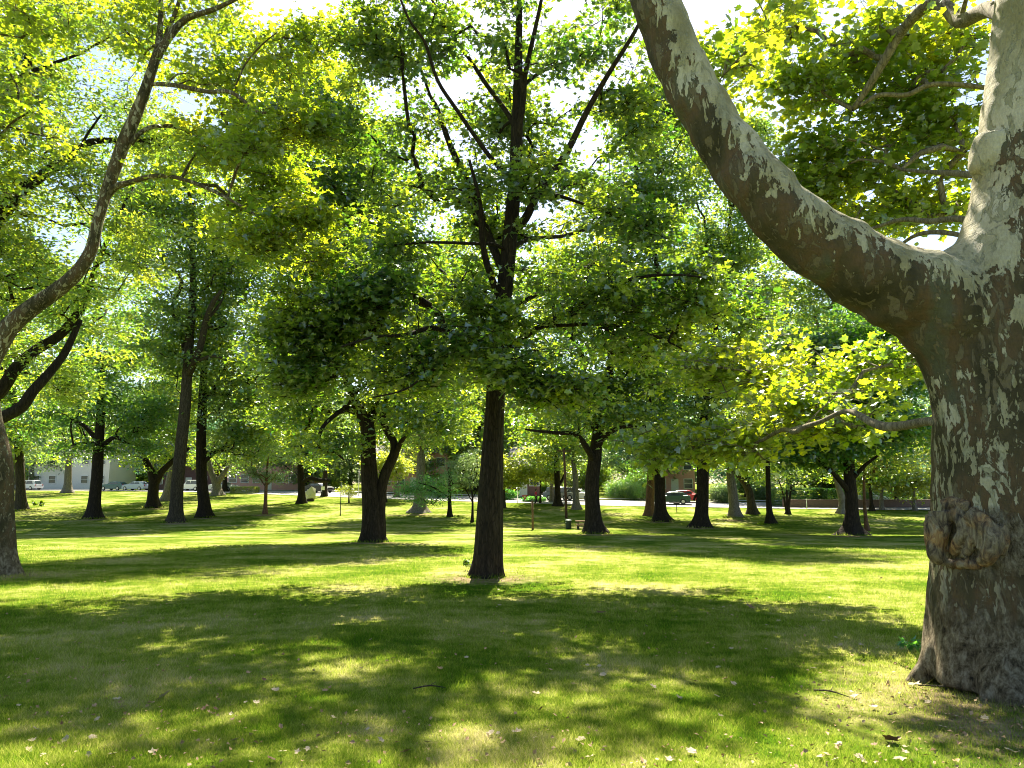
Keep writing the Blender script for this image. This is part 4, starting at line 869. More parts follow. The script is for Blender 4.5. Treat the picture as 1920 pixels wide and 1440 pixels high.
# ---- the other trees across the lawn
TR = [
 ('ash_tree', 'grey brown trunk just right of the left edge sycamore', (41, 957), [(41, 958, 10), (39, 930, 8.5), (38, 900, 8), (36, 850, 7), (28, 780, 6.5), (22, 700, 5), (20, 600, 3)], [], [(50, 800, 130, 80), (20, 660, 120, 110)], dict(mat='elm', bark='mid')),
 ('maple_tree', 'dark straight trunk with a dense low dark green crown at left', (175, 972), [(174, 973, 13), (177, 940, 10.5), (181, 900, 10), (184, 850, 9), (188, 790, 8), (190, 740, 6), (192, 690, 4)], [[(186, 830, 5), (160, 800, 4), (140, 790, 2.5)], [(186, 840, 5), (215, 820, 4), (235, 830, 2.5)]], [(170, 790, 110, 70), (200, 710, 110, 60), (260, 800, 60, 60)], dict(mat='dark', bark='dark', blobs=[(270, 790, 45, 45, -3, 12)])),
 ('oak_tree', 'dark trunk that forks low beside the tallest trunk at left', (287, 952), [(288, 953, 12), (287, 930, 9.5), (289, 905, 9), (284, 885, 7), (272, 860, 5)], [[(291, 905, 8), (303, 885, 6), (318, 870, 5), (335, 855, 4), (355, 840, 3)]], [(280, 830, 80, 50), (300, 760, 80, 60)], dict(mat='elm', bark='dark')),
 ('ash_tree', 'pale brown leaning trunk behind the tallest trunk at left', (311, 939), [(311, 940, 9), (317, 910, 7.5), (323, 880, 6.5), (333, 830, 5.5), (343, 760, 4), (350, 680, 3)], [], [(350, 740, 90, 90)], dict(mat='teal', bark='grey')),
 ('elm_tree', 'tallest straight olive brown trunk of the left hand group', (329, 979), [(328, 980, 15), (330, 955, 12), (333, 900, 11), (340, 830, 10.5), (347, 760, 10), (351, 700, 9), (355, 640, 8), (360, 580, 7), (362, 520, 6), (361, 460, 4), (365, 380, 2.5)],
   [[(352, 705, 7), (368, 670, 7, -1), (378, 640, 6.5, -1.4), (385, 605, 6, -1.8), (398, 570, 5, -2.4), (415, 545, 3, -3)], [(350, 690, 5), (340, 620, 4, 2), (325, 560, 3, 3)], [(388, 600, 3, -1.8), (405, 580, 3, -1.8), (418, 560, 2, -1.8)], [(365, 680, 4, -1), (395, 668, 3, -2), (420, 672, 2, -3)]],
   [(350, 480, 120, 120), (340, 620, 100, 90), (420, 480, 90, 70), (300, 380, 110, 70)], dict(mat='elm', bark='mid', n=260, per=80)),
 ('elm_tree', 'dark vertical trunk standing right of the tallest left trunk', (382, 970), [(384, 971, 13), (382, 940, 10.5), (378, 900, 9.5), (377, 840, 9), (379, 760, 8), (382, 700, 6), (390, 620, 4)], [[(380, 850, 4), (410, 845, 3.5), (440, 842, 2.5)], [(380, 870, 4), (400, 850, 3.5), (425, 835, 2)]], [(440, 760, 110, 80), (400, 660, 110, 90), (470, 820, 70, 50)], dict(mat='elm', bark='dark', n=220)),
 ('oak_tree', 'grey furrowed trunk forking near the parked white hatchback', (407, 929), [(407, 930, 10), (406, 915, 7.5), (403, 900, 7), (396, 885, 5), (390, 860, 4)], [[(408, 905, 6), (418, 890, 5), (428, 875, 3)]], [(420, 845, 70, 45)], dict(mat='elm', bark='grey', n=80)),
 ('oak_tree', 'slim dark trunk just behind the grey furrowed one', (421, 922), [(421, 923, 5), (421, 900, 4), (421, 870, 3)], [], [(440, 850, 50, 40)], dict(mat='elm', bark='dark', n=50)),
 ('ash_tree', 'pale grey distant trunk near the street at far left', (126, 924), [(126, 925, 9), (127, 905, 6.5), (128, 880, 6), (130, 840, 4)], [], [(125, 830, 90, 60)], dict(mat='pale', bark='grey', n=90)),
 ('ash_tree', 'grey trunk nearest the street left of the pale one', (60, 913), [(60, 914, 6), (60, 895, 5), (60, 870, 4)], [], [(60, 860, 60, 40)], dict(mat='elm', bark='grey', n=50)),
 ('young_tree', 'young light green tree with reddish stem in a mulch ring', (497, 964), [(497, 965, 4), (498, 940, 3.2), (499, 915, 2.8), (501, 880, 2), (503, 850, 1.2)], [[(500, 915, 1.6), (488, 898, 1.3), (478, 885, 1)], [(500, 910, 1.6), (512, 898, 1.3), (520, 885, 1)]], [(503, 868, 48, 40)], dict(mat='pale', bark='red', n=90, leaf=.16, sig=.4, per=60, gap=.3)),
 ('oak_tree', 'dark trunk beside the cream sculpture with a horizontal black limb', (565, 944), [(565, 945, 8), (565, 925, 6.5), (564, 895, 6), (562, 860, 5), (560, 800, 3.5)], [[(566, 905, 3.4), (580, 897, 3.6, -1), (598, 900, 3.6, -1.5), (618, 901, 3, -2)]], [(555, 820, 90, 60), (560, 740, 80, 60)], dict(mat='elm', bark='dark', n=130)),
 ('elm_tree', 'tall blue green tree whose crown shows against the sky left of centre', (608, 931), [(608, 932, 5), (610, 900, 4), (612, 800, 4), (606, 650, 4), (598, 480, 3.6), (580, 380, 3), (550, 310, 2.2), (520, 250, 1.4)], [[(600, 470, 2.6), (612, 380, 2.2), (618, 300, 1.4)]], [(570, 330, 80, 90), (620, 300, 70, 60), (640, 420, 60, 90)], dict(mat='teal', bark='dark', n=170, gap=.46)),
 ('young_tree', 'tiny yellow leaved sapling left of the forked trunk', (654, 943), [(654, 944, 1.3), (654, 932, 1), (654, 922, .7)], [], [(653, 920, 15, 11)], dict(mat='yellow', bark='mid', n=24, per=60, leaf=.13, sig=.35, zmin=.4, gap=0)),
 ('young_tree', 'thin dark stemmed tree just right of the forked trunk', (722, 942), [(722, 943, 3.5), (722, 925, 2.6), (722, 905, 2.2), (723, 880, 1.6)], [[(722, 915, 1.6), (716, 900, 1.4), (712, 885, 1)]], [(722, 872, 40, 26)], dict(mat='yellow', bark='dark', n=50)),
 ('ash_tree', 'pale smooth trunk near the street right of the forked trunk', (743, 932), [(743, 933, 5), (743, 915, 3.8), (744, 890, 3.4), (746, 840, 2.4)], [], [(750, 840, 60, 45)], dict(mat='yellow', bark='grey', n=80)),
 ('elm_tree', 'broad grey trunk with spreading root flare behind the bright green sapling', (785, 961), [(785, 962, 16), (786, 945, 11.5), (787, 920, 9), (789, 870, 8), (791, 800, 6), (793, 720, 4)], [], [(800, 790, 100, 50), (810, 700, 100, 80)], dict(mat='elm', bark='grey', flare=.9)),
 ('cypress_sapling', 'feathery bright green young conifer with drooping layers', (843, 969), [(843, 970, 4.5), (843, 950, 3.6), (843, 925, 2.8), (842, 895, 1.4)], [[(843, 935, 1.6), (815, 915, 1.3, -1), (785, 905, 1, -1.5)]], [(790, 905, 36, 26), (835, 912, 30, 30), (808, 930, 44, 18), (770, 925, 22, 14)], dict(mat='green', bark='dark', n=90, leaf=.2, sig=.5, per=60, shape='narrow', zmin=.4, gap=.42, gs=1.6)),
 ('young_tree', 'pale feathery sapling close to the left of the central trunk', (885, 979), [(886, 980, 2.6), (886, 955, 2), (885, 925, 1.6), (878, 895, 1)], [[(885, 940, 1), (872, 915, .9), (862, 890, .6)], [(886, 935, 1), (895, 915, .8), (900, 895, .6)]], [(868, 885, 42, 34), (885, 870, 36, 30)], dict(mat='pale', bark='dark', n=100, leaf=.14, sig=.35, per=60, shape='narrow', gap=.28)),
 ('young_tree', 'small tree with brown stem right of the central trunk', (945, 953), [(945, 954, 3.2), (945, 935, 2.6), (944, 915, 2.4), (944, 885, 1.6)], [[(944, 915, 1.5), (938, 903, 1.3), (932, 892, 1)]], [(952, 882, 44, 26)], dict(mat='yellow', bark='mid', n=70)),
 ('young_tree', 'very slim dark sapling beside the person in pink', (1013, 944), [(1013, 945, 1.8), (1013, 925, 1.4), (1013, 900, 1.2), (1013, 875, .8)], [], [(1015, 872, 50, 30)], dict(mat='yellow', bark='dark', n=60)),
 ('oak_tree', 'dark trunk with flared foot at the mouth of the side street', (1047, 949), [(1047, 950, 8.5), (1046, 935, 6), (1045, 910, 5.5), (1044, 870, 5), (1042, 810, 3.5)], [[(1046, 912, 3), (1054, 900, 2.5), (1058, 890, 2)]], [(1045, 830, 80, 60), (1030, 760, 80, 50)], dict(mat='elm', bark='dark', n=110)),
 ('ash_tree', 'pale grey trunk with a stubby side branch by the side street', (1081, 955), [(1081, 956, 7.5), (1080, 940, 6), (1079, 920, 5.5), (1078, 890, 5), (1074, 860, 3.5)], [[(1078, 925, 3), (1070, 917, 2.4), (1062, 916, 1.8)]], [(1085, 850, 60, 30)], dict(mat='elm', bark='grey', n=60)),
 ('ash_tree', 'grey trunk farther down the side street', (1036, 941), [(1036, 942, 5), (1035, 925, 3.8), (1034, 900, 3.4), (1033, 870, 2)], [], [(1030, 865, 40, 30)], dict(mat='pale', bark='grey', n=40)),
 ('oak_tree', 'thick dark trunk next to the picnic table and litter bin', (1117, 1000), [(1117, 1001, 19), (1114, 975, 15), (1111, 940, 13.5), (1111, 900, 13), (1116, 860, 12), (1122, 810, 10), (1136, 750, 8.5), (1144, 690, 7), (1150, 620, 4)],
   [[(1114, 865, 7), (1100, 840, 6, -1), (1080, 815, 4.5, -2), (1045, 812, 3.6, -3), (1005, 808, 2.6, -3.5), (985, 805, 1.8, -4)], [(1118, 845, 6), (1138, 815, 5, -1), (1170, 800, 3.6, -2), (1210, 800, 2.6, -3)], [(1120, 820, 6), (1100, 770, 5, 2), (1085, 700, 3, 3)]],
   [(1120, 790, 150, 40), (1130, 720, 150, 70), (1150, 610, 130, 80)], dict(mat='maple', bark='dark', n=240, per=100)),
 ('oak_tree', 'reddish brown split trunk tucked behind a thicker dark one', (1218, 967), [(1218, 968, 9), (1218, 950, 8), (1219, 920, 7.5), (1220, 880, 6), (1222, 840, 4)], [], [(1210, 850, 70, 40)], dict(mat='dark', bark='red', n=70)),
 ('oak_tree', 'dark flared trunk in front of the reddish split one', (1240, 977), [(1240, 978, 16), (1238, 955, 11), (1237, 920, 10), (1236, 880, 9.5), (1236, 820, 8), (1240, 740, 5)], [], [(1240, 820, 90, 50), (1240, 730, 100, 70)], dict(mat='teal', bark='dark')),
 ('oak_tree', 'dark trunk with wide buttressed foot between two grey neighbours right of centre', (1315, 989), [(1315, 990, 18), (1316, 965, 12.5), (1318, 930, 11), (1318, 890, 11), (1318, 850, 9.5), (1320, 790, 8), (1330, 700, 6), (1350, 560, 4), (1370, 400, 2.5)], [[(1312, 925, 3), (1304, 930, 2.6), (1301, 938, 1.8)]], [(1320, 800, 100, 60), (1320, 700, 110, 70), (1370, 500, 90, 120), (1360, 300, 90, 120)], dict(mat='elm', bark='dark', n=300, per=100, gap=.43)),
 ('ash_tree', 'pinkish grey broad trunk right of centre in a bare patch', (1378, 970), [(1378, 971, 11), (1376, 950, 9), (1373, 920, 8.5), (1370, 900, 8), (1366, 860, 5)], [], [(1370, 845, 70, 40)], dict(mat='maple', bark='grey', n=90)),
 ('ash_tree', 'trunk curving up to the left behind the slim dark one', (1411, 964), [(1412, 965, 10), (1409, 945, 7.5), (1406, 925, 7), (1398, 908, 6), (1386, 893, 5), (1370, 870, 3)], [], [(1410, 840, 70, 45)], dict(mat='elm', bark='mid', n=90)),
 ('maple_tree', 'slim straight black trunk with a leafy pale green crown at right', (1446, 983), [(1446, 984, 10), (1443, 960, 5.5), (1441, 930, 4.8), (1440, 890, 4.2), (1439, 840, 3.4), (1440, 780, 2.2)], [], [(1440, 830, 90, 45), (1450, 760, 80, 50)], dict(mat='elm', bark='dark', n=140)),
 ('multi_stem_tree', 'small multi stemmed tree fanning up from the lawn at right', (1477, 964), [(1477, 965, 4.5), (1478, 950, 2.6), (1481, 930, 2.2), (1484, 905, 1.4)], [[(1476, 962, 2.8), (1472, 945, 2.2), (1468, 925, 1.8), (1460, 900, 1)], [(1477, 960, 2.6), (1476, 940, 2), (1475, 915, 1.4)]], [(1475, 885, 55, 32)], dict(mat='maple', bark='dark', n=90, leaf=.18)),
 ('maple_tree', 'black trunk with two rising side limbs near the right sycamore', (1598, 1003), [(1598, 1004, 22), (1597, 985, 14), (1597, 960, 11.5), (1596, 930, 11), (1593, 900, 10.5), (1591, 860, 9.5), (1590, 800, 8.5), (1589, 740, 7), (1588, 680, 4)],
   [[(1592, 922, 6), (1578, 905, 5.2, -.4), (1562, 886, 4.6, -.8), (1545, 872, 3.6, -1.2), (1530, 855, 2.4, -1.6)], [(1596, 900, 5), (1610, 885, 4.2, -.4), (1625, 870, 3.2, -.8), (1645, 855, 2, -1.2)], [(1590, 830, 4), (1572, 800, 3.4), (1548, 775, 2.4)], [(1592, 860, 3.4), (1582, 850, 3), (1570, 838, 2)]],
   [(1590, 800, 140, 55), (1590, 720, 130, 70), (1560, 850, 100, 22)], dict(mat='dark', bark='dark', n=240, per=110, flare=.9, blobs=[(1500, 830, 40, 30, -2, 8), (1660, 820, 50, 40, 0, 12)])),
 ('ash_tree', 'grey leaning trunk almost hidden behind the black trunk at right', (1578, 963), [(1582, 964, 8), (1580, 945, 6), (1576, 925, 6), (1570, 908, 4), (1562, 885, 3)], [], [(1560, 860, 60, 40)], dict(mat='elm', bark='grey', n=60)),
 ('young_tree', 'slim leaning brown sapling just right of the black trunk', (1626, 995), [(1626, 996, 4), (1623, 970, 3.2), (1621, 940, 2.8), (1620, 900, 2.4), (1622, 850, 1.6)], [], [(1630, 845, 60, 45)], dict(mat='yellow', bark='red', n=90, leaf=.16)),
 ('young_tree', 'slim dark trunk before the low wall right of the leaning sapling', (1635, 958), [(1635, 959, 5), (1634, 945, 3), (1632, 920, 2.6), (1630, 890, 2)], [], [(1640, 880, 50, 35)], dict(mat='elm', bark='dark', n=60)),
 ('birch_tree', 'pale straight trunk standing against the low brown wall', (1654, 956), [(1653, 957, 4), (1653, 940, 3.2), (1653, 915, 3), (1652, 880, 2)], [], [(1655, 880, 45, 35)], dict(mat='yellow', bark='grey', n=60)),
 ('yellow_tree', 'bright yellow green tree beside the right sycamore trunk', (1715, 957), [(1715, 958, 4), (1714, 940, 3), (1712, 915, 2.6), (1710, 880, 1.6)], [], [(1708, 895, 42, 34)], dict(mat='yellow', bark='grey', n=90)),
 ('conifer_tree', 'dense blue green tree behind the yellow one at right', (1680, 951), [(1680, 952, 4), (1680, 900, 3.4), (1680, 820, 2)], [], [(1680, 860, 40, 60)], dict(mat='teal', bark='dark', n=100, gap=.2)),
]
UP = {41: [(30, 560, 120, 110)], 175: [(200, 600, 110, 90)], 287: [(290, 680, 90, 60)], 329: [(340, 340, 130, 110)], 382: [(430, 560, 110, 110), (490, 690, 100, 90), (480, 440, 90, 80)], 407: [(430, 760, 80, 80)],
 565: [(560, 650, 90, 100), (590, 530, 80, 80)], 785: [(800, 600, 110, 110), (820, 480, 110, 90)], 1047: [(1040, 660, 100, 90), (1040, 540, 110, 100)], 1117: [(1150, 500, 130, 90), (1190, 370, 120, 90), (1250, 230, 90, 110)], 1240: [(1250, 620, 110, 90), (1260, 500, 100, 100)],
 1411: [(1420, 720, 90, 90), (1450, 600, 100, 90)], 1446: [(1460, 690, 80, 60)], 1598: [(1590, 640, 120, 80)], 1578: [(1560, 760, 80, 60), (1610, 560, 120, 100), (1500, 480, 100, 100)], 1680: [(1690, 740, 70, 90)], 1218: [(1200, 720, 80, 90)], 743: [(760, 760, 70, 60)], 1081: [(1090, 790, 60, 50)], 126: [(110, 740, 110, 70)]}
for name, lab, base, trunk, limbs, crowns, kw in TR:
    k = dict(n=150, per=74, sig=.8, leaf=.24, shape='quad', r0=.014, gs=3.2, seg=16, gap=.43, step=.9); k.update(kw)
    dist = G(*base)[1]
    crowns = list(crowns) + UP.get(base[0], [])
    if 'leaf' not in kw: k['leaf'] = .36 if dist > 75 else .30
    if 'young' not in name and 'cypress' not in name: k['n'] = int(min(520, max(40, sum(c[2] * c[3] for c in crowns) / 92)))
    make_tree(name, lab, base, trunk, limbs, crowns, **k)

# ---- distant trees across the street: four kinds, copied; paler leaf colours stand in for haze
def copy_tree(o, loc, rz, s):
    c = o.copy(); C.objects.link(c); c.location = loc; c.rotation_euler = (0, 0, rz); c.scale = (s, s, s)
    for ch in list(o.children):
        k = ch.copy(); C.objects.link(k); k.parent = c
    return c
protos = []
for i, (mat, lab, hgt) in enumerate([('elm', 'tall rounded green tree in the row beyond the street', 21), ('teal', 'blue green tree in the row beyond the street', 24), ('pale', 'dense light green tree in the row beyond the street', 18), ('yellow', 'light yellow green tree in the row beyond the street', 15)]):
    Yp = 140.; s = F / Yp; bx = [-46, -5, 30, 62][i]; bz = zg(Yp); px = 960 + bx * s; pyb = 902 - (bz - CAMZ) * s
    H = hgt * s; wd = hgt * .42 * s
    protos.append(make_tree('street_tree', lab, (bx, Yp, bz), [(px, pyb, .5 * s), (px + 2, pyb - .2 * H, .4 * s), (px - 2, pyb - .5 * H, .3 * s), (px + 2, pyb - .85 * H, .12 * s)], [],
        [(px, pyb - .30 * H, wd * 1.05, .27 * H), (px, pyb - .70 * H, wd * .85, .27 * H)], n=250, per=70, sig=1.0, leaf=.42, mat=mat, bark='mid', group='trees in the row beyond the street', r0=.02, gs=4, gap=.3, step=1.5, zmin=1.4))
spots = []
for k in range(34):
    x = -132 + k * 7.9 + rng.uniform(-2, 2)
    yb = float(road_y(np.clip(x, -120, 125))) + 17 + (k % 3) * 9 + rng.uniform(-2, 2)
    if 8 < x < 24 and k % 2 == 0: continue
    spots.append((x, yb))
for k in range(26):
    x = -150 + k * 12 + rng.uniform(-3, 3); spots.append((x, float(road_y(np.clip(x, -120, 125))) + 60 + rng.uniform(-6, 6)))
for k, (x, y) in enumerate(spots):
    copy_tree(protos[int(rng.integers(0, 4))], (x, y, zg(y) - .05), rng.uniform(0, 6.28), rng.uniform(.85, 1.25))
# trees standing to either side of the view, so the park goes on
bp_ = bush('tall_shrub', 'tall green shrub in the dense row beyond the street', 620, 150, 4.2, 2.2, 'pale', n=9000, leaf=.34, group='shrubs beyond the street')
bp2_ = bush('tall_shrub', 'tall yellow green shrub in the dense row beyond the street', 1100, 122, 4.2, 2.4, 'elm', n=9000, leaf=.34, group='shrubs beyond the street')
for k in range(20):
    x = -135 + k * 14.2 + rng.uniform(-2, 2)
    y = float(road_y(np.clip(x, -120, 125))) + 30 + rng.uniform(-2, 6)
    copy_tree((bp_, bp2_)[k % 2], (x, y, zg(y)), rng.uniform(0, 6.28), rng.uniform(.9, 1.5))

#=== BIG SYCAMORE ===
def sycamore():
    Y0 = 6.95
    root = empty('sycamore_tree', S_base, 'massive mottled sycamore trunk at right with a thick pale limb arching left', 'tree')
    def L(l): return [P(a, b, Y0 + (q[3] if len(q) > 3 else 0)) for q in l for a, b in [(q[0], q[1])]], [q[2] * (Y0 + (q[3] if len(q) > 3 else 0)) / F for q in l]
    g = Geo()
    tr = [(1893, 1290, 136), (1893, 1255, 134), (1893, 1200, 131), (1893, 1120, 129), (1892, 1000, 127), (1892, 900, 128), (1894, 800, 131), (1895, 700, 134), (1898, 620, 137), (1906, 540, 130), (1918, 460, 112), (1926, 380, 98), (1932, 300, 92), (1936, 200, 84), (1942, 100, 78), (1946, 0, 74), (1950, -120, 70, .2), (1960, -300, 60, .5), (1975, -520, 48, 1.0)]
    pts, rad = L(tr); h0 = zg(Y0)
    def fn(p, a):
        h = (p[:, 2] - h0)[:, None]; e = np.exp(-np.maximum(h, 0) / .26); e2 = np.exp(-np.maximum(h, 0) / .9)
        return 1 + e * (.02 + .10 * np.cos(6 * a[None, :] + .6)) + .05 * e2 * np.cos(5 * a[None, :] + .9) + .025 * np.cos(3 * a[None, :] + h * 1.1) + .015 * np.sin(8 * a[None, :] - h)
    tube(g, pts, rad, seg=48, sub=6, fn=fn)
    lb = [(1850, 680, 70), (1815, 622, 92), (1765, 572, 92), (1700, 545, 84), (1645, 520, 77), (1590, 490, 72), (1530, 452, 68), (1475, 408, 63), (1425, 352, 59), (1385, 300, 55, .1), (1345, 245, 52, .15), (1310, 190, 50, .2), (1280, 130, 49, .25), (1253, 65, 49, .3), (1229, 0, 49, .35), (1205, -80, 46, .5), (1175, -190, 42, .8), (1120, -340, 34, 1.2), (1050, -480, 26, 1.6)]
    lp, lr = L(lb)
    def fl(p, a): 
        u = np.arange(len(p))[:, None]
        return 1 + .022 * np.sin(3 * a[None, :] + u * .35) + .018 * np.sin(5 * a[None, :] - u * .5) + .03 * np.sin(u * .8 + a[None, :]) + .018 * np.sin(u * 1.7 - 2 * a[None, :])
    tube(g, lp, lr, seg=36, sub=6, fn=fl)
    # webbing in the crotch and below the limb
    a_, b_ = L([(1700, 548, 66), (1770, 532, 60), (1830, 492, 52), (1870, 430, 50), (1895, 340, 50)]); tube(g, a_, b_, seg=20, sub=4)
    a_, b_ = L([(1740, 590, 70), (1790, 640, 74), (1825, 720, 78), (1850, 820, 90)]); tube(g, a_, b_, seg=20, sub=4)
    # knob on the stem, collar bumps on the limb
    for q in [((1870, 270, 46), (1850, 300, 36), (1830, 326, 17)), ((1665, 570, 46), (1645, 590, 30), (1632, 600, 16))]:
        a_, b_ = L([x + (-.02,) for x in q]); tube(g, a_, b_, seg=14, sub=3)
    for q in [(1800, 985, -.47, 52), (1850, 1010, -.50, 50), (1765, 985, -.32, 40)]:
        c = P(q[0], q[1], Y0 + q[2]); r = q[3] * .0045
        if q: continue
        tube(g, [c + (0, .05, r * 1.5), c + (0, 0, r * .6), c + (0, -.02, -r * .4), c + (0, .06, -r * 1.3)], [r * .4, r * .8, r * .9, r * .5], seg=16, sub=3)
    # surface roots
    for a, ln, r in ((3.9, .42, .09), (4.15, .5, .15), (4.65, .55, .17), (5.1, .6, .16), (5.6, .7, .15), (2.9, .5, .11), (.3, .7, .13), (1.4, .7, .13)):
        c = np.array([math.cos(a), math.sin(a), 0]); c0 = np.array([P(1893, 1255, Y0)[0], Y0, h0])
        tube(g, [c0 + c * .44 + (0, 0, .62), c0 + c * .58 + (0, 0, .26), c0 + c * (.62 + .24 * ln) + (0, 0, .03), c0 + c * (.64 + ln * .48) + (0, 0, -.08)], [r * .9, r * 1.05, r * .75, r * .35], seg=12, sub=4)
    me = g.mesh('tmp', True); o = bpy.data.objects.new('tmp', me); C.objects.link(o)
    m = o.modifiers.new('r', 'REMESH'); m.mode = 'VOXEL'; m.voxel_size = .026
    s = o.modifiers.new('s', 'SMOOTH'); s.factor = .6; s.iterations = 9
    dg = bpy.context.evaluated_depsgraph_get(); m2 = bpy.data.meshes.new_from_object(o.evaluated_get(dg)); bpy.data.objects.remove(o)
    nv = len(m2.vertices); V = np.empty(nv * 3, np.float32); m2.vertices.foreach_get('co', V); V = V.reshape(-1, 3).astype(float)
    Nn = np.empty(nv * 3, np.float32); m2.vertices.foreach_get('normal', Nn); Nn = Nn.reshape(-1, 3)
    LP, LR = catmull(lp, lr, 6); TP, TR_ = catmull(pts, rad, 6)
    def near(Q, Rr):
        d = np.full(nv, 1e9); idx = np.zeros(nv, int)
        for i in range(len(Q)):
            k = np.linalg.norm(V - Q[i], axis=1) / Rr[i]; b = k < d; d[b] = k[b]; idx[b] = i
        return d, idx
    dl, il = near(LP, LR); dt, it = near(TP, TR_)
    tan = nrm(np.gradient(LP, axis=0))
    upv = nrm(np.array([0, 0, 1.]) - tan * tan[:, 2:3])
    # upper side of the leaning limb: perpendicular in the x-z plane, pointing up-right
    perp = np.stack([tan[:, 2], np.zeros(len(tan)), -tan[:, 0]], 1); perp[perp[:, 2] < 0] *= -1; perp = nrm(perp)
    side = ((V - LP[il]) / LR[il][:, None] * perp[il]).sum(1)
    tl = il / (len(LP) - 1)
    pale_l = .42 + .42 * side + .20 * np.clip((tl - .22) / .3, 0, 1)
    st = (V - TP[it]) / TR_[it][:, None]
    h = V[:, 2] - h0
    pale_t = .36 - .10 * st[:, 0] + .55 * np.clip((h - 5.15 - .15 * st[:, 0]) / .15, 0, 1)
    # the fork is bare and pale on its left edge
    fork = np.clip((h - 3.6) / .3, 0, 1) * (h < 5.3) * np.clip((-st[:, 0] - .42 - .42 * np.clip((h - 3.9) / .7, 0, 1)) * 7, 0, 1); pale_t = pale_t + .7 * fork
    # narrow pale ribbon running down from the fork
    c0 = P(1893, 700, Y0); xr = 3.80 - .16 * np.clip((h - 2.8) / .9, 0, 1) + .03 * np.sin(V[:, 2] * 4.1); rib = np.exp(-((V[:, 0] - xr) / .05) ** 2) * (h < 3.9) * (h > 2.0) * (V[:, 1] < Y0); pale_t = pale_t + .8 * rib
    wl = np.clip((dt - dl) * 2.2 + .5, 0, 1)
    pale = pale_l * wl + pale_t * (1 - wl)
    rough = np.clip(1.0 - h / 1.35, 0, 1) + .35 * np.exp(-((h - 1.35) / .35) ** 2)
    bc = P(1822, 1005, Y0 - .68); bz = np.exp(-(((V - bc) / np.array([.5, .5, .30])) ** 2).sum(1)); rough = rough + .6 * bz
    fine = np.array([mnoise.fractal(Vector(p * 3.0), .9, 2.0, 3) for p in V]); cr = np.array([mnoise.fractal(Vector((p[0] * 7, p[1] * 7, p[2] * 1.6)), .8, 2.0, 3) for p in V])
    disp = .016 * fine + np.clip(rough, 0, 1) * np.clip(h / .5, .3, 1) * .020 * cr + .035 * bz * np.array([abs(mnoise.noise(Vector((p[0] * 11, p[1] * 11, p[2] * 3.2)))) for p in V])
    V = V + Nn * disp[:, None]
    V -= S_base
    m2.vertices.foreach_set('co', V.astype(np.float32).ravel())
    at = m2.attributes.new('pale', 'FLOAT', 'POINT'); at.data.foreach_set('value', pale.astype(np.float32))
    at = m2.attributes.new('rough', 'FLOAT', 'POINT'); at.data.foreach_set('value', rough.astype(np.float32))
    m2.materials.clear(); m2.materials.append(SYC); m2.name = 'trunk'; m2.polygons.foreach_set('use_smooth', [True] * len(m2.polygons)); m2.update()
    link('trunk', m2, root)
    # burl: a knot of swollen vertical folds
    g = Geo(); ax = P(1893, 1010, Y0); R0 = .645
    def S(px, py, proud):
        z = P(px, py + 4, Y0 - .66)[2]; x = P(px, py, Y0 - .58)[0]
        dx = x - ax[0]; dx = max(-R0 * .98, min(R0, dx)); yy = Y0 - math.sqrt(max(R0 * R0 - dx * dx, .0))
        n_ = np.array([dx, yy - Y0, 0]) / R0; return np.array([x, yy, z]) + n_ * (proud * .85 - .052)
    for f in [[(1815, 960, .03, 22), (1822, 990, .07, 20), (1818, 1020, .11, 17), (1822, 1050, .12, 15), (1832, 1064, .07, 9)],
              [(1850, 965, .04, 20), (1872, 990, .08, 18), (1880, 1015, .12, 19), (1876, 1042, .12, 17), (1866, 1056, .06, 10)],
              [(1838, 960, .03, 18), (1848, 990, .08, 14), (1845, 1020, .10, 11), (1842, 1045, .08, 9)],
              [(1858, 985, .06, 12), (1856, 1015, .08, 9), (1850, 1050, .05, 9)],
              [(1804, 970, .01, 14), (1802, 1000, .04, 11), (1801, 1030, .05, 9), (1804, 1048, .03, 7)],
              [(1818, 950, .01, 14), (1834, 944, .02, 15), (1850, 950, .01, 13)],
              [(1836, 1066, .04, 10), (1852, 1064, .07, 9), (1866, 1064, .03, 9)],
              [(1790, 970, -.01, 11), (1790, 990, .02, 9), (1789, 1010, .03, 7), (1790, 1030, .02, 6)],
              [(1808, 965, .05, 10), (1809, 1000, .08, 8), (1809, 1035, .08, 7)],
              [(1864, 970, .07, 8), (1863, 1000, .10, 7), (1865, 1030, .10, 6)], [(1830, 950, .05, 10), (1834, 985, .09, 8), (1834, 1020, .10, 7), (1832, 1050, .10, 6)],
              [(1888, 985, .02, 12), (1892, 1010, .05, 10), (1888, 1040, .05, 8)]]:
        tube(g, [S(a, b, c) for a, b, c, d in f], [d * (Y0 - .7) / F for a, b, c, d in f], seg=12, sub=5)
    me = g.mesh('tmp', True); o = bpy.data.objects.new('tmp', me); C.objects.link(o)
    m = o.modifiers.new('r', 'REMESH'); m.mode = 'VOXEL'; m.voxel_size = .0085; s = o.modifiers.new('s', 'SMOOTH'); s.factor = .5; s.iterations = 2
    dg = bpy.context.evaluated_depsgraph_get(); m3 = bpy.data.meshes.new_from_object(o.evaluated_get(dg)); bpy.data.objects.remove(o)
    for v in m3.vertices:
        v.co = v.co + v.normal * (.012 * mnoise.fractal(Vector((v.co.x * 16, v.co.y * 16, v.co.z * 6)), .9, 2, 3)) - Vector(S_base)
    m3.materials.clear(); m3.materials.append(BURL); m3.name = 'burl'; m3.polygons.foreach_set('use_smooth', [True] * len(m3.polygons))
    link('burl', m3, root)
    # branches and leaves
    g = Geo(); sk = Skeleton()
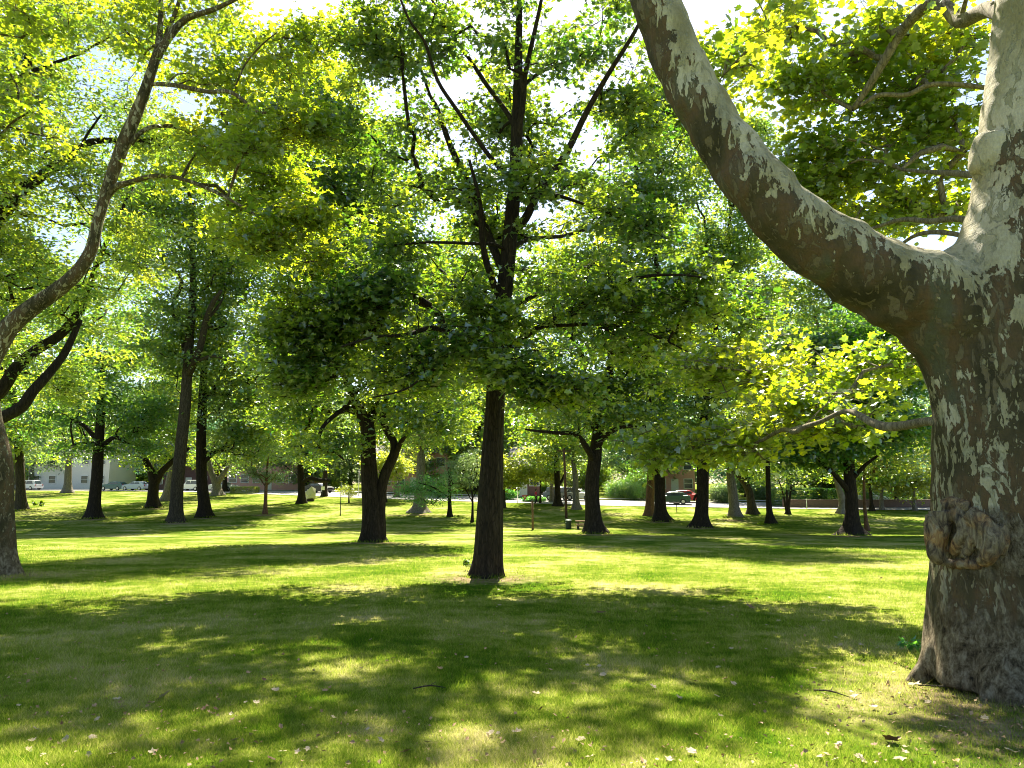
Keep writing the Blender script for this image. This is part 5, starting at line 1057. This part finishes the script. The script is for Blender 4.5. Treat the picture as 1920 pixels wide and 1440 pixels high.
    br = [[(1940, 60, 20), (1890, 30, 18, .6), (1850, 18, 16, 1.2), (1800, 40, 14, 1.8), (1770, 10, 13, 2.2), (1735, 12, 12, 2.5), (1690, 60, 10, 3), (1660, 110, 9, 3.2), (1630, 160, 7.5, 3.4), (1600, 205, 5.5, 3.6)],
          [(1850, 165, 5, 3), (1790, 158, 5, 3.1), (1740, 160, 5.2, 3.2), (1700, 178, 5, 3.3), (1650, 178, 4.5, 3.4), (1612, 198, 4, 3.5)],
          [(1840, 330, 7, 1.5), (1790, 325, 6.5, 2.2), (1735, 322, 4, 3), (1690, 318, 3, 3.5)],
          [(1850, 430, 8, 1), (1800, 410, 6.5, 2), (1745, 415, 5.5, 2.6), (1690, 412, 4.5, 3.2), (1630, 430, 3, 3.8), (1580, 440, 2, 4.3)],
          [(1840, 450, 5, 1), (1770, 436, 5, 2.2), (1720, 440, 4, 2.8), (1680, 465, 2.5, 3.2)],
          [(1770, 795, 10, 0), (1740, 790, 8.5, .3), (1700, 797, 8.5, .8), (1660, 800, 9, 1.2), (1630, 790, 7.5, 1.6), (1605, 775, 5.5, 2), (1580, 772, 4.5, 2.4), (1540, 790, 4, 2.9), (1510, 800, 5, 3.4), (1490, 810, 5, 3.8), (1466, 806, 4, 4.2), (1420, 830, 3, 4.8), (1380, 840, 2, 5.3)],
          [(1175, -190, 16, .8), (1230, -330, 12, 2.5), (1320, -420, 9, 4), (1450, -430, 7, 5)], [(1120, -340, 14, 1.2), (1000, -420, 12, 3), (850, -450, 9, 5), (700, -430, 6, 6.5), (450, -480, 4, 5.5), (250, -520, 2, 4.5)],
          [(1960, -300, 26, .5), (1850, -420, 20, 2.5), (1700, -480, 14, 5), (1500, -480, 8, 7)], [(1960, -300, 22, .5), (2050, -420, 16, -1), (2150, -500, 12, -3)],
          [(1205, -80, 10, .5), (1150, -110, 8, 2), (1060, -140, 6, 4), (960, -150, 4, 6)],
          [(1420, 0, 1.5, 1.5), (1435, 30, 1.2, 1.5), (1438, 45, 1, 1.5)], [(1230, -330, 5, 2.5), (1330, -200, 3.5, 0), (1400, -80, 2.5, 1.2), (1420, 0, 1.5, 1.5)]]
    for l in br:
        a_, b_ = L(l); q, r_ = sk.trace(a_, b_); tube(g, q, r_, seg=10, cap=True)
    nb_ = len(sk.pos)
    tg = []
    def bl(px, py, rx, ry, dY, n, gap=.3, dz=None):
        Yc = Y0 + dY; s = Yc / F
        tg.extend(ell_targets(n, P(px, py, Yc), (rx * s, dz or min(rx * s, 1.8), ry * s), gap=gap, gs=.9 if not dz else 1.3, shell=.1, seed=rng.uniform(0, 30)))
    bl(1620, 120, 150, 130, 4.2, 66); bl(1760, 230, 110, 110, 4, 40); bl(1580, 300, 110, 80, 4.4, 44); bl(1760, 60, 90, 70, 4, 24); bl(1700, 380, 100, 60, 4.2, 34); bl(1500, 160, 60, 60, 4, 12)
    bl(1520, 350, 70, 70, 5, 20); bl(1540, 770, 130, 50, 4.4, 40); bl(1390, 820, 100, 50, 5.3, 30); bl(1230, 840, 90, 36, 6, 22); bl(1600, 700, 90, 50, 5.5, 24); bl(1340, 700, 110, 50, 7, 32); bl(1440, 690, 110, 60, 6.5, 34); bl(1700, 660, 50, 60, 5, 12); bl(1370, 110, 90, 110, 7, 26); bl(1490, 40, 60, 50, 5, 10)
    bl(1436, 62, 14, 14, 1.5, 2, 0, .1); bl(1460, 10, 20, 10, 1.5, 2, 0, .1)
    # crown overhead and toward the light, above the picture: it shades the near lawn
    bl(1300, -330, 420, 150, 4, 130, .48, 3.4); bl(850, -430, 320, 120, 5, 70, .48, 3.4); bl(300, -500, 300, 140, 4, 60, .46, 3); bl(2100, -450, 260, 200, -1, 40, .38, 3.0); bl(2060, 200, 120, 300, 4, 60, .36, 2.)
    sk_tips = sk.reach(tg, P(1800, 100, Y0 + 2), step=.35, up=.06)
    sk.build(g, r0=.0055, maxr=.05)
    lg = Geo(); foliage(lg, sk_tips, sk, 42, .25, .12, 'syc', sprays=g, spray_r=.004, tilt=.6)
    g.v = [v - S_base for v in g.v]; lg.v = [v - S_base for v in lg.v]
    link('branches', g.mesh('branches', True, bark_mat('sycamore_twig', (.12, .10, .06), (.20, .17, .11), (.34, .30, .22), bump=.2)), root)
    link('crown', lg.mesh('crown', False, LM['syc']), root)
sycamore()

#=== LITTER ===
drym = [plain('dry_leaf_pale', (.40, .32, .20), .7, var=.3, scale=30), plain('dry_leaf_tan', (.38, .24, .12), .7, var=.3, scale=30), plain('dry_leaf_brown', (.16, .08, .04), .7, var=.3, scale=30), plain('yellow_fallen_leaf', (.55, .36, .03), .6, var=.2, scale=30)]
lmesh = []
for i in range(8):
    T = LEAF['syc' if i % 2 else 'maple'].copy(); T[:, 1] -= .45
    c = T.mean(0); V = [c + (0, 0, .02)] + [t for t in T]
    V = np.array(V); k = rng.uniform(.6, 2.0); V[:, 2] = .10 + k * (.25 * V[:, 0] ** 2 + .30 * V[:, 1] ** 2) + rng.normal(0, .04, len(V))
    V[:, 2] -= V[:, 2].min() - .02
    n = len(T); f = [[0, 1 + j, 1 + (j + 1) % n] for j in range(n)]
    g = Geo(); g.add(V, [np.array(f)]); lmesh.append(g.mesh('fallen_leaf', False, drym[[0, 0, 1, 0, 1, 2, 0, 3][i]]))
def fallen(px, py, size, mi, label=None, group='fallen leaves scattered on the lawn'):
    p = G(px, py); o = link('fallen_leaf', lmesh[mi]); o.location = (p[0], p[1], p[2] + .022)
    o.rotation_euler = (rng.normal(0, .25), rng.normal(0, .25), rng.uniform(0, 6.3)); size *= .72; o.scale = (size, size, size)
    tag(o, label or 'small dry leaf lying on the grass', 'leaf', group); return o
fallen(762, 1418, .11, 2, 'tan curled leaf at the bottom centre of the lawn'); fallen(530, 1418, .08, 0, 'pale small leaf at the bottom edge left of centre')
fallen(308, 1312, .15, 3, 'pale crumpled leaf on the left part of the near lawn'); fallen(1897, 1420, .13, 0, 'pale cream leaf in the bottom right corner'); fallen(1668, 1397, .15, 5, 'dark brown dry leaf near the bottom right')
fallen(1786, 1350, .13, 1, 'whitish folded leaf below the sycamore trunk'); fallen(1716, 1290, .17, 0, 'broad pale leaf just below the sycamore root'); fallen(1300, 1283, .14, 2, 'tan leaf pair on the lawn right of centre')
fallen(1854, 1332, .07, 7, 'small orange yellow leaf near the right edge'); fallen(1408, 1142, .22, 5, 'dark dry leaf clump in the shade right of centre'); fallen(1128, 1152, .2, 5, 'dark dry leaf below the central tree'); fallen(1650, 1085, .2, 4, 'reddish tan leaf in the sunlit strip left of the sycamore')
cnt = 0
cen = [(rng.uniform(0, 1920), 1440 - 300 * rng.random() ** 1.2) for _ in range(26)] + [(1700, 1310), (1560, 1330), (1400, 1290), (950, 1375), (880, 1110)]
while cnt < 165:
    c_ = cen[int(rng.integers(0, len(cen)))]
    px, py = (rng.normal(c_[0], 70), rng.normal(c_[1], 14)) if rng.random() < .7 else (rng.uniform(0, 1920), 1440 - 330 * rng.random() ** 1.3)
    if py > 1440 or py < 1090 or px < 0 or px > 1920: continue
    if px > 1700 and py < 1290: continue
    fallen(px, py, rng.uniform(.035, .10), int(rng.choice([0, 1, 2, 3, 4, 5, 6], p=[.22, .2, .13, .18, .08, .07, .12]))); cnt += 1
n = 2600; y = 1 / rng.uniform(1 / 26, 1 / 4.2, n); x = (rng.random(n) * 2 - 1) * (.75 * y + .5)
k_ = np.array([mnoise.noise(Vector((a * .5, b * .5, 3))) for a, b in zip(x, y)]) + rng.normal(0, .18, n) > .02; x, y = x[k_], y[k_]
pos = np.stack([x, y, zg(y) + .03], 1)
m_ = 280; a = rng.uniform(0, 6.28, m_); rr = rng.uniform(.3, 1.6, m_); pos = np.vstack([pos, np.stack([T_base[0] + np.cos(a) * rr, T_base[1] + np.sin(a) * rr, zg(T_base[1] + np.sin(a) * rr) + .02], 1), np.stack([S_base[0] - .2 + np.cos(a) * rr * 1.2, S_base[1] - .3 + np.sin(a) * rr * 1.2, zg(S_base[1] + np.sin(a) * rr * 1.2) + .03], 1)])
lg = Geo(); leaves(lg, pos, rng.normal(0, 1, pos.shape), .035, 'quad', tilt=.5, droop=0)
tag(link('leaf_litter', lg.mesh('leaf_litter', False, drym[1])), 'tiny bits of dry leaf and bark scattered through the grass', 'litter', kind='stuff')
# twigs
for px, py, ln, a, lab in ((1790, 1300, .55, -.5, 'bare twig lying below the sycamore roots'), (1560, 1310, .3, -.8, 'short broken twig on the near lawn right of centre'), (805, 1297, .28, .1, 'thin twig in the grass near the middle')):
    p = G(px, py); g = Geo(); d = np.array([math.cos(a), math.sin(a), 0]) * ln
    tube(g, [(-d / 2) + (0, 0, .03), (0, .02, .045), d / 2 + (0, 0, .03)], [.006, .007, .003], seg=6, sub=3); tube(g, [(0, .02, .045), (.05, .09, .06)], [.004, .002], seg=5)
    o = link('twig', g.mesh('twig', True, BK['mid'])); o.location = p; tag(o, lab, 'twig')
# seedlings round the sycamore root and the central trunk
def weed(px, py, h, n, lab, mat='green', shape='narrow', size=.075):
    p = G(px, py); root = empty('seedling', p, lab, 'plant'); g = Geo(); lg = Geo()
    for i in range(n):
        a = rng.uniform(0, 6.28); d = np.array([math.cos(a), math.sin(a), 0]) * h * .5; hh = h * rng.uniform(.6, 1)
        q = [np.array([0, 0, -.01]), d * .4 + (0, 0, hh * .6), d + (0, 0, hh)]; tube(g, q, [.003, .002, .001], seg=4)
        m = 9; f = rng.uniform(.3, 1, m)[:, None]; pos = q[1] * (1 - f) + q[2] * f; leaves(lg, pos + rng.normal(0, .006, pos.shape), np.repeat(nrm(d)[None], m, 0), size, shape, .5)
    link('stem', g.mesh('stem', True, LM[mat]), root); link('foliage', lg.mesh('foliage', False, LM[mat]), root)
weed(1706, 1222, .14, 9, 'green seedling left of the sycamore root'); weed(1752, 1240, .14, 9, 'ferny seedling between the sycamore roots'); weed(1862, 1282, .18, 12, 'taller seedling clump before the sycamore trunk'); weed(1800, 1262, .12, 8, 'low seedling clump under the sycamore hollow', 'pale')
weed(1888, 1290, .14, 9, 'seedling tuft near the right edge below the trunk'); weed(884, 1070, .30, 12, 'ivy sprouts at the left foot of the central trunk', 'maple', 'quad', .09)
weed(70, 955, .9, 14, 'leafy sprout at the foot of the grey brown trunk at left', 'maple', 'quad', .3)
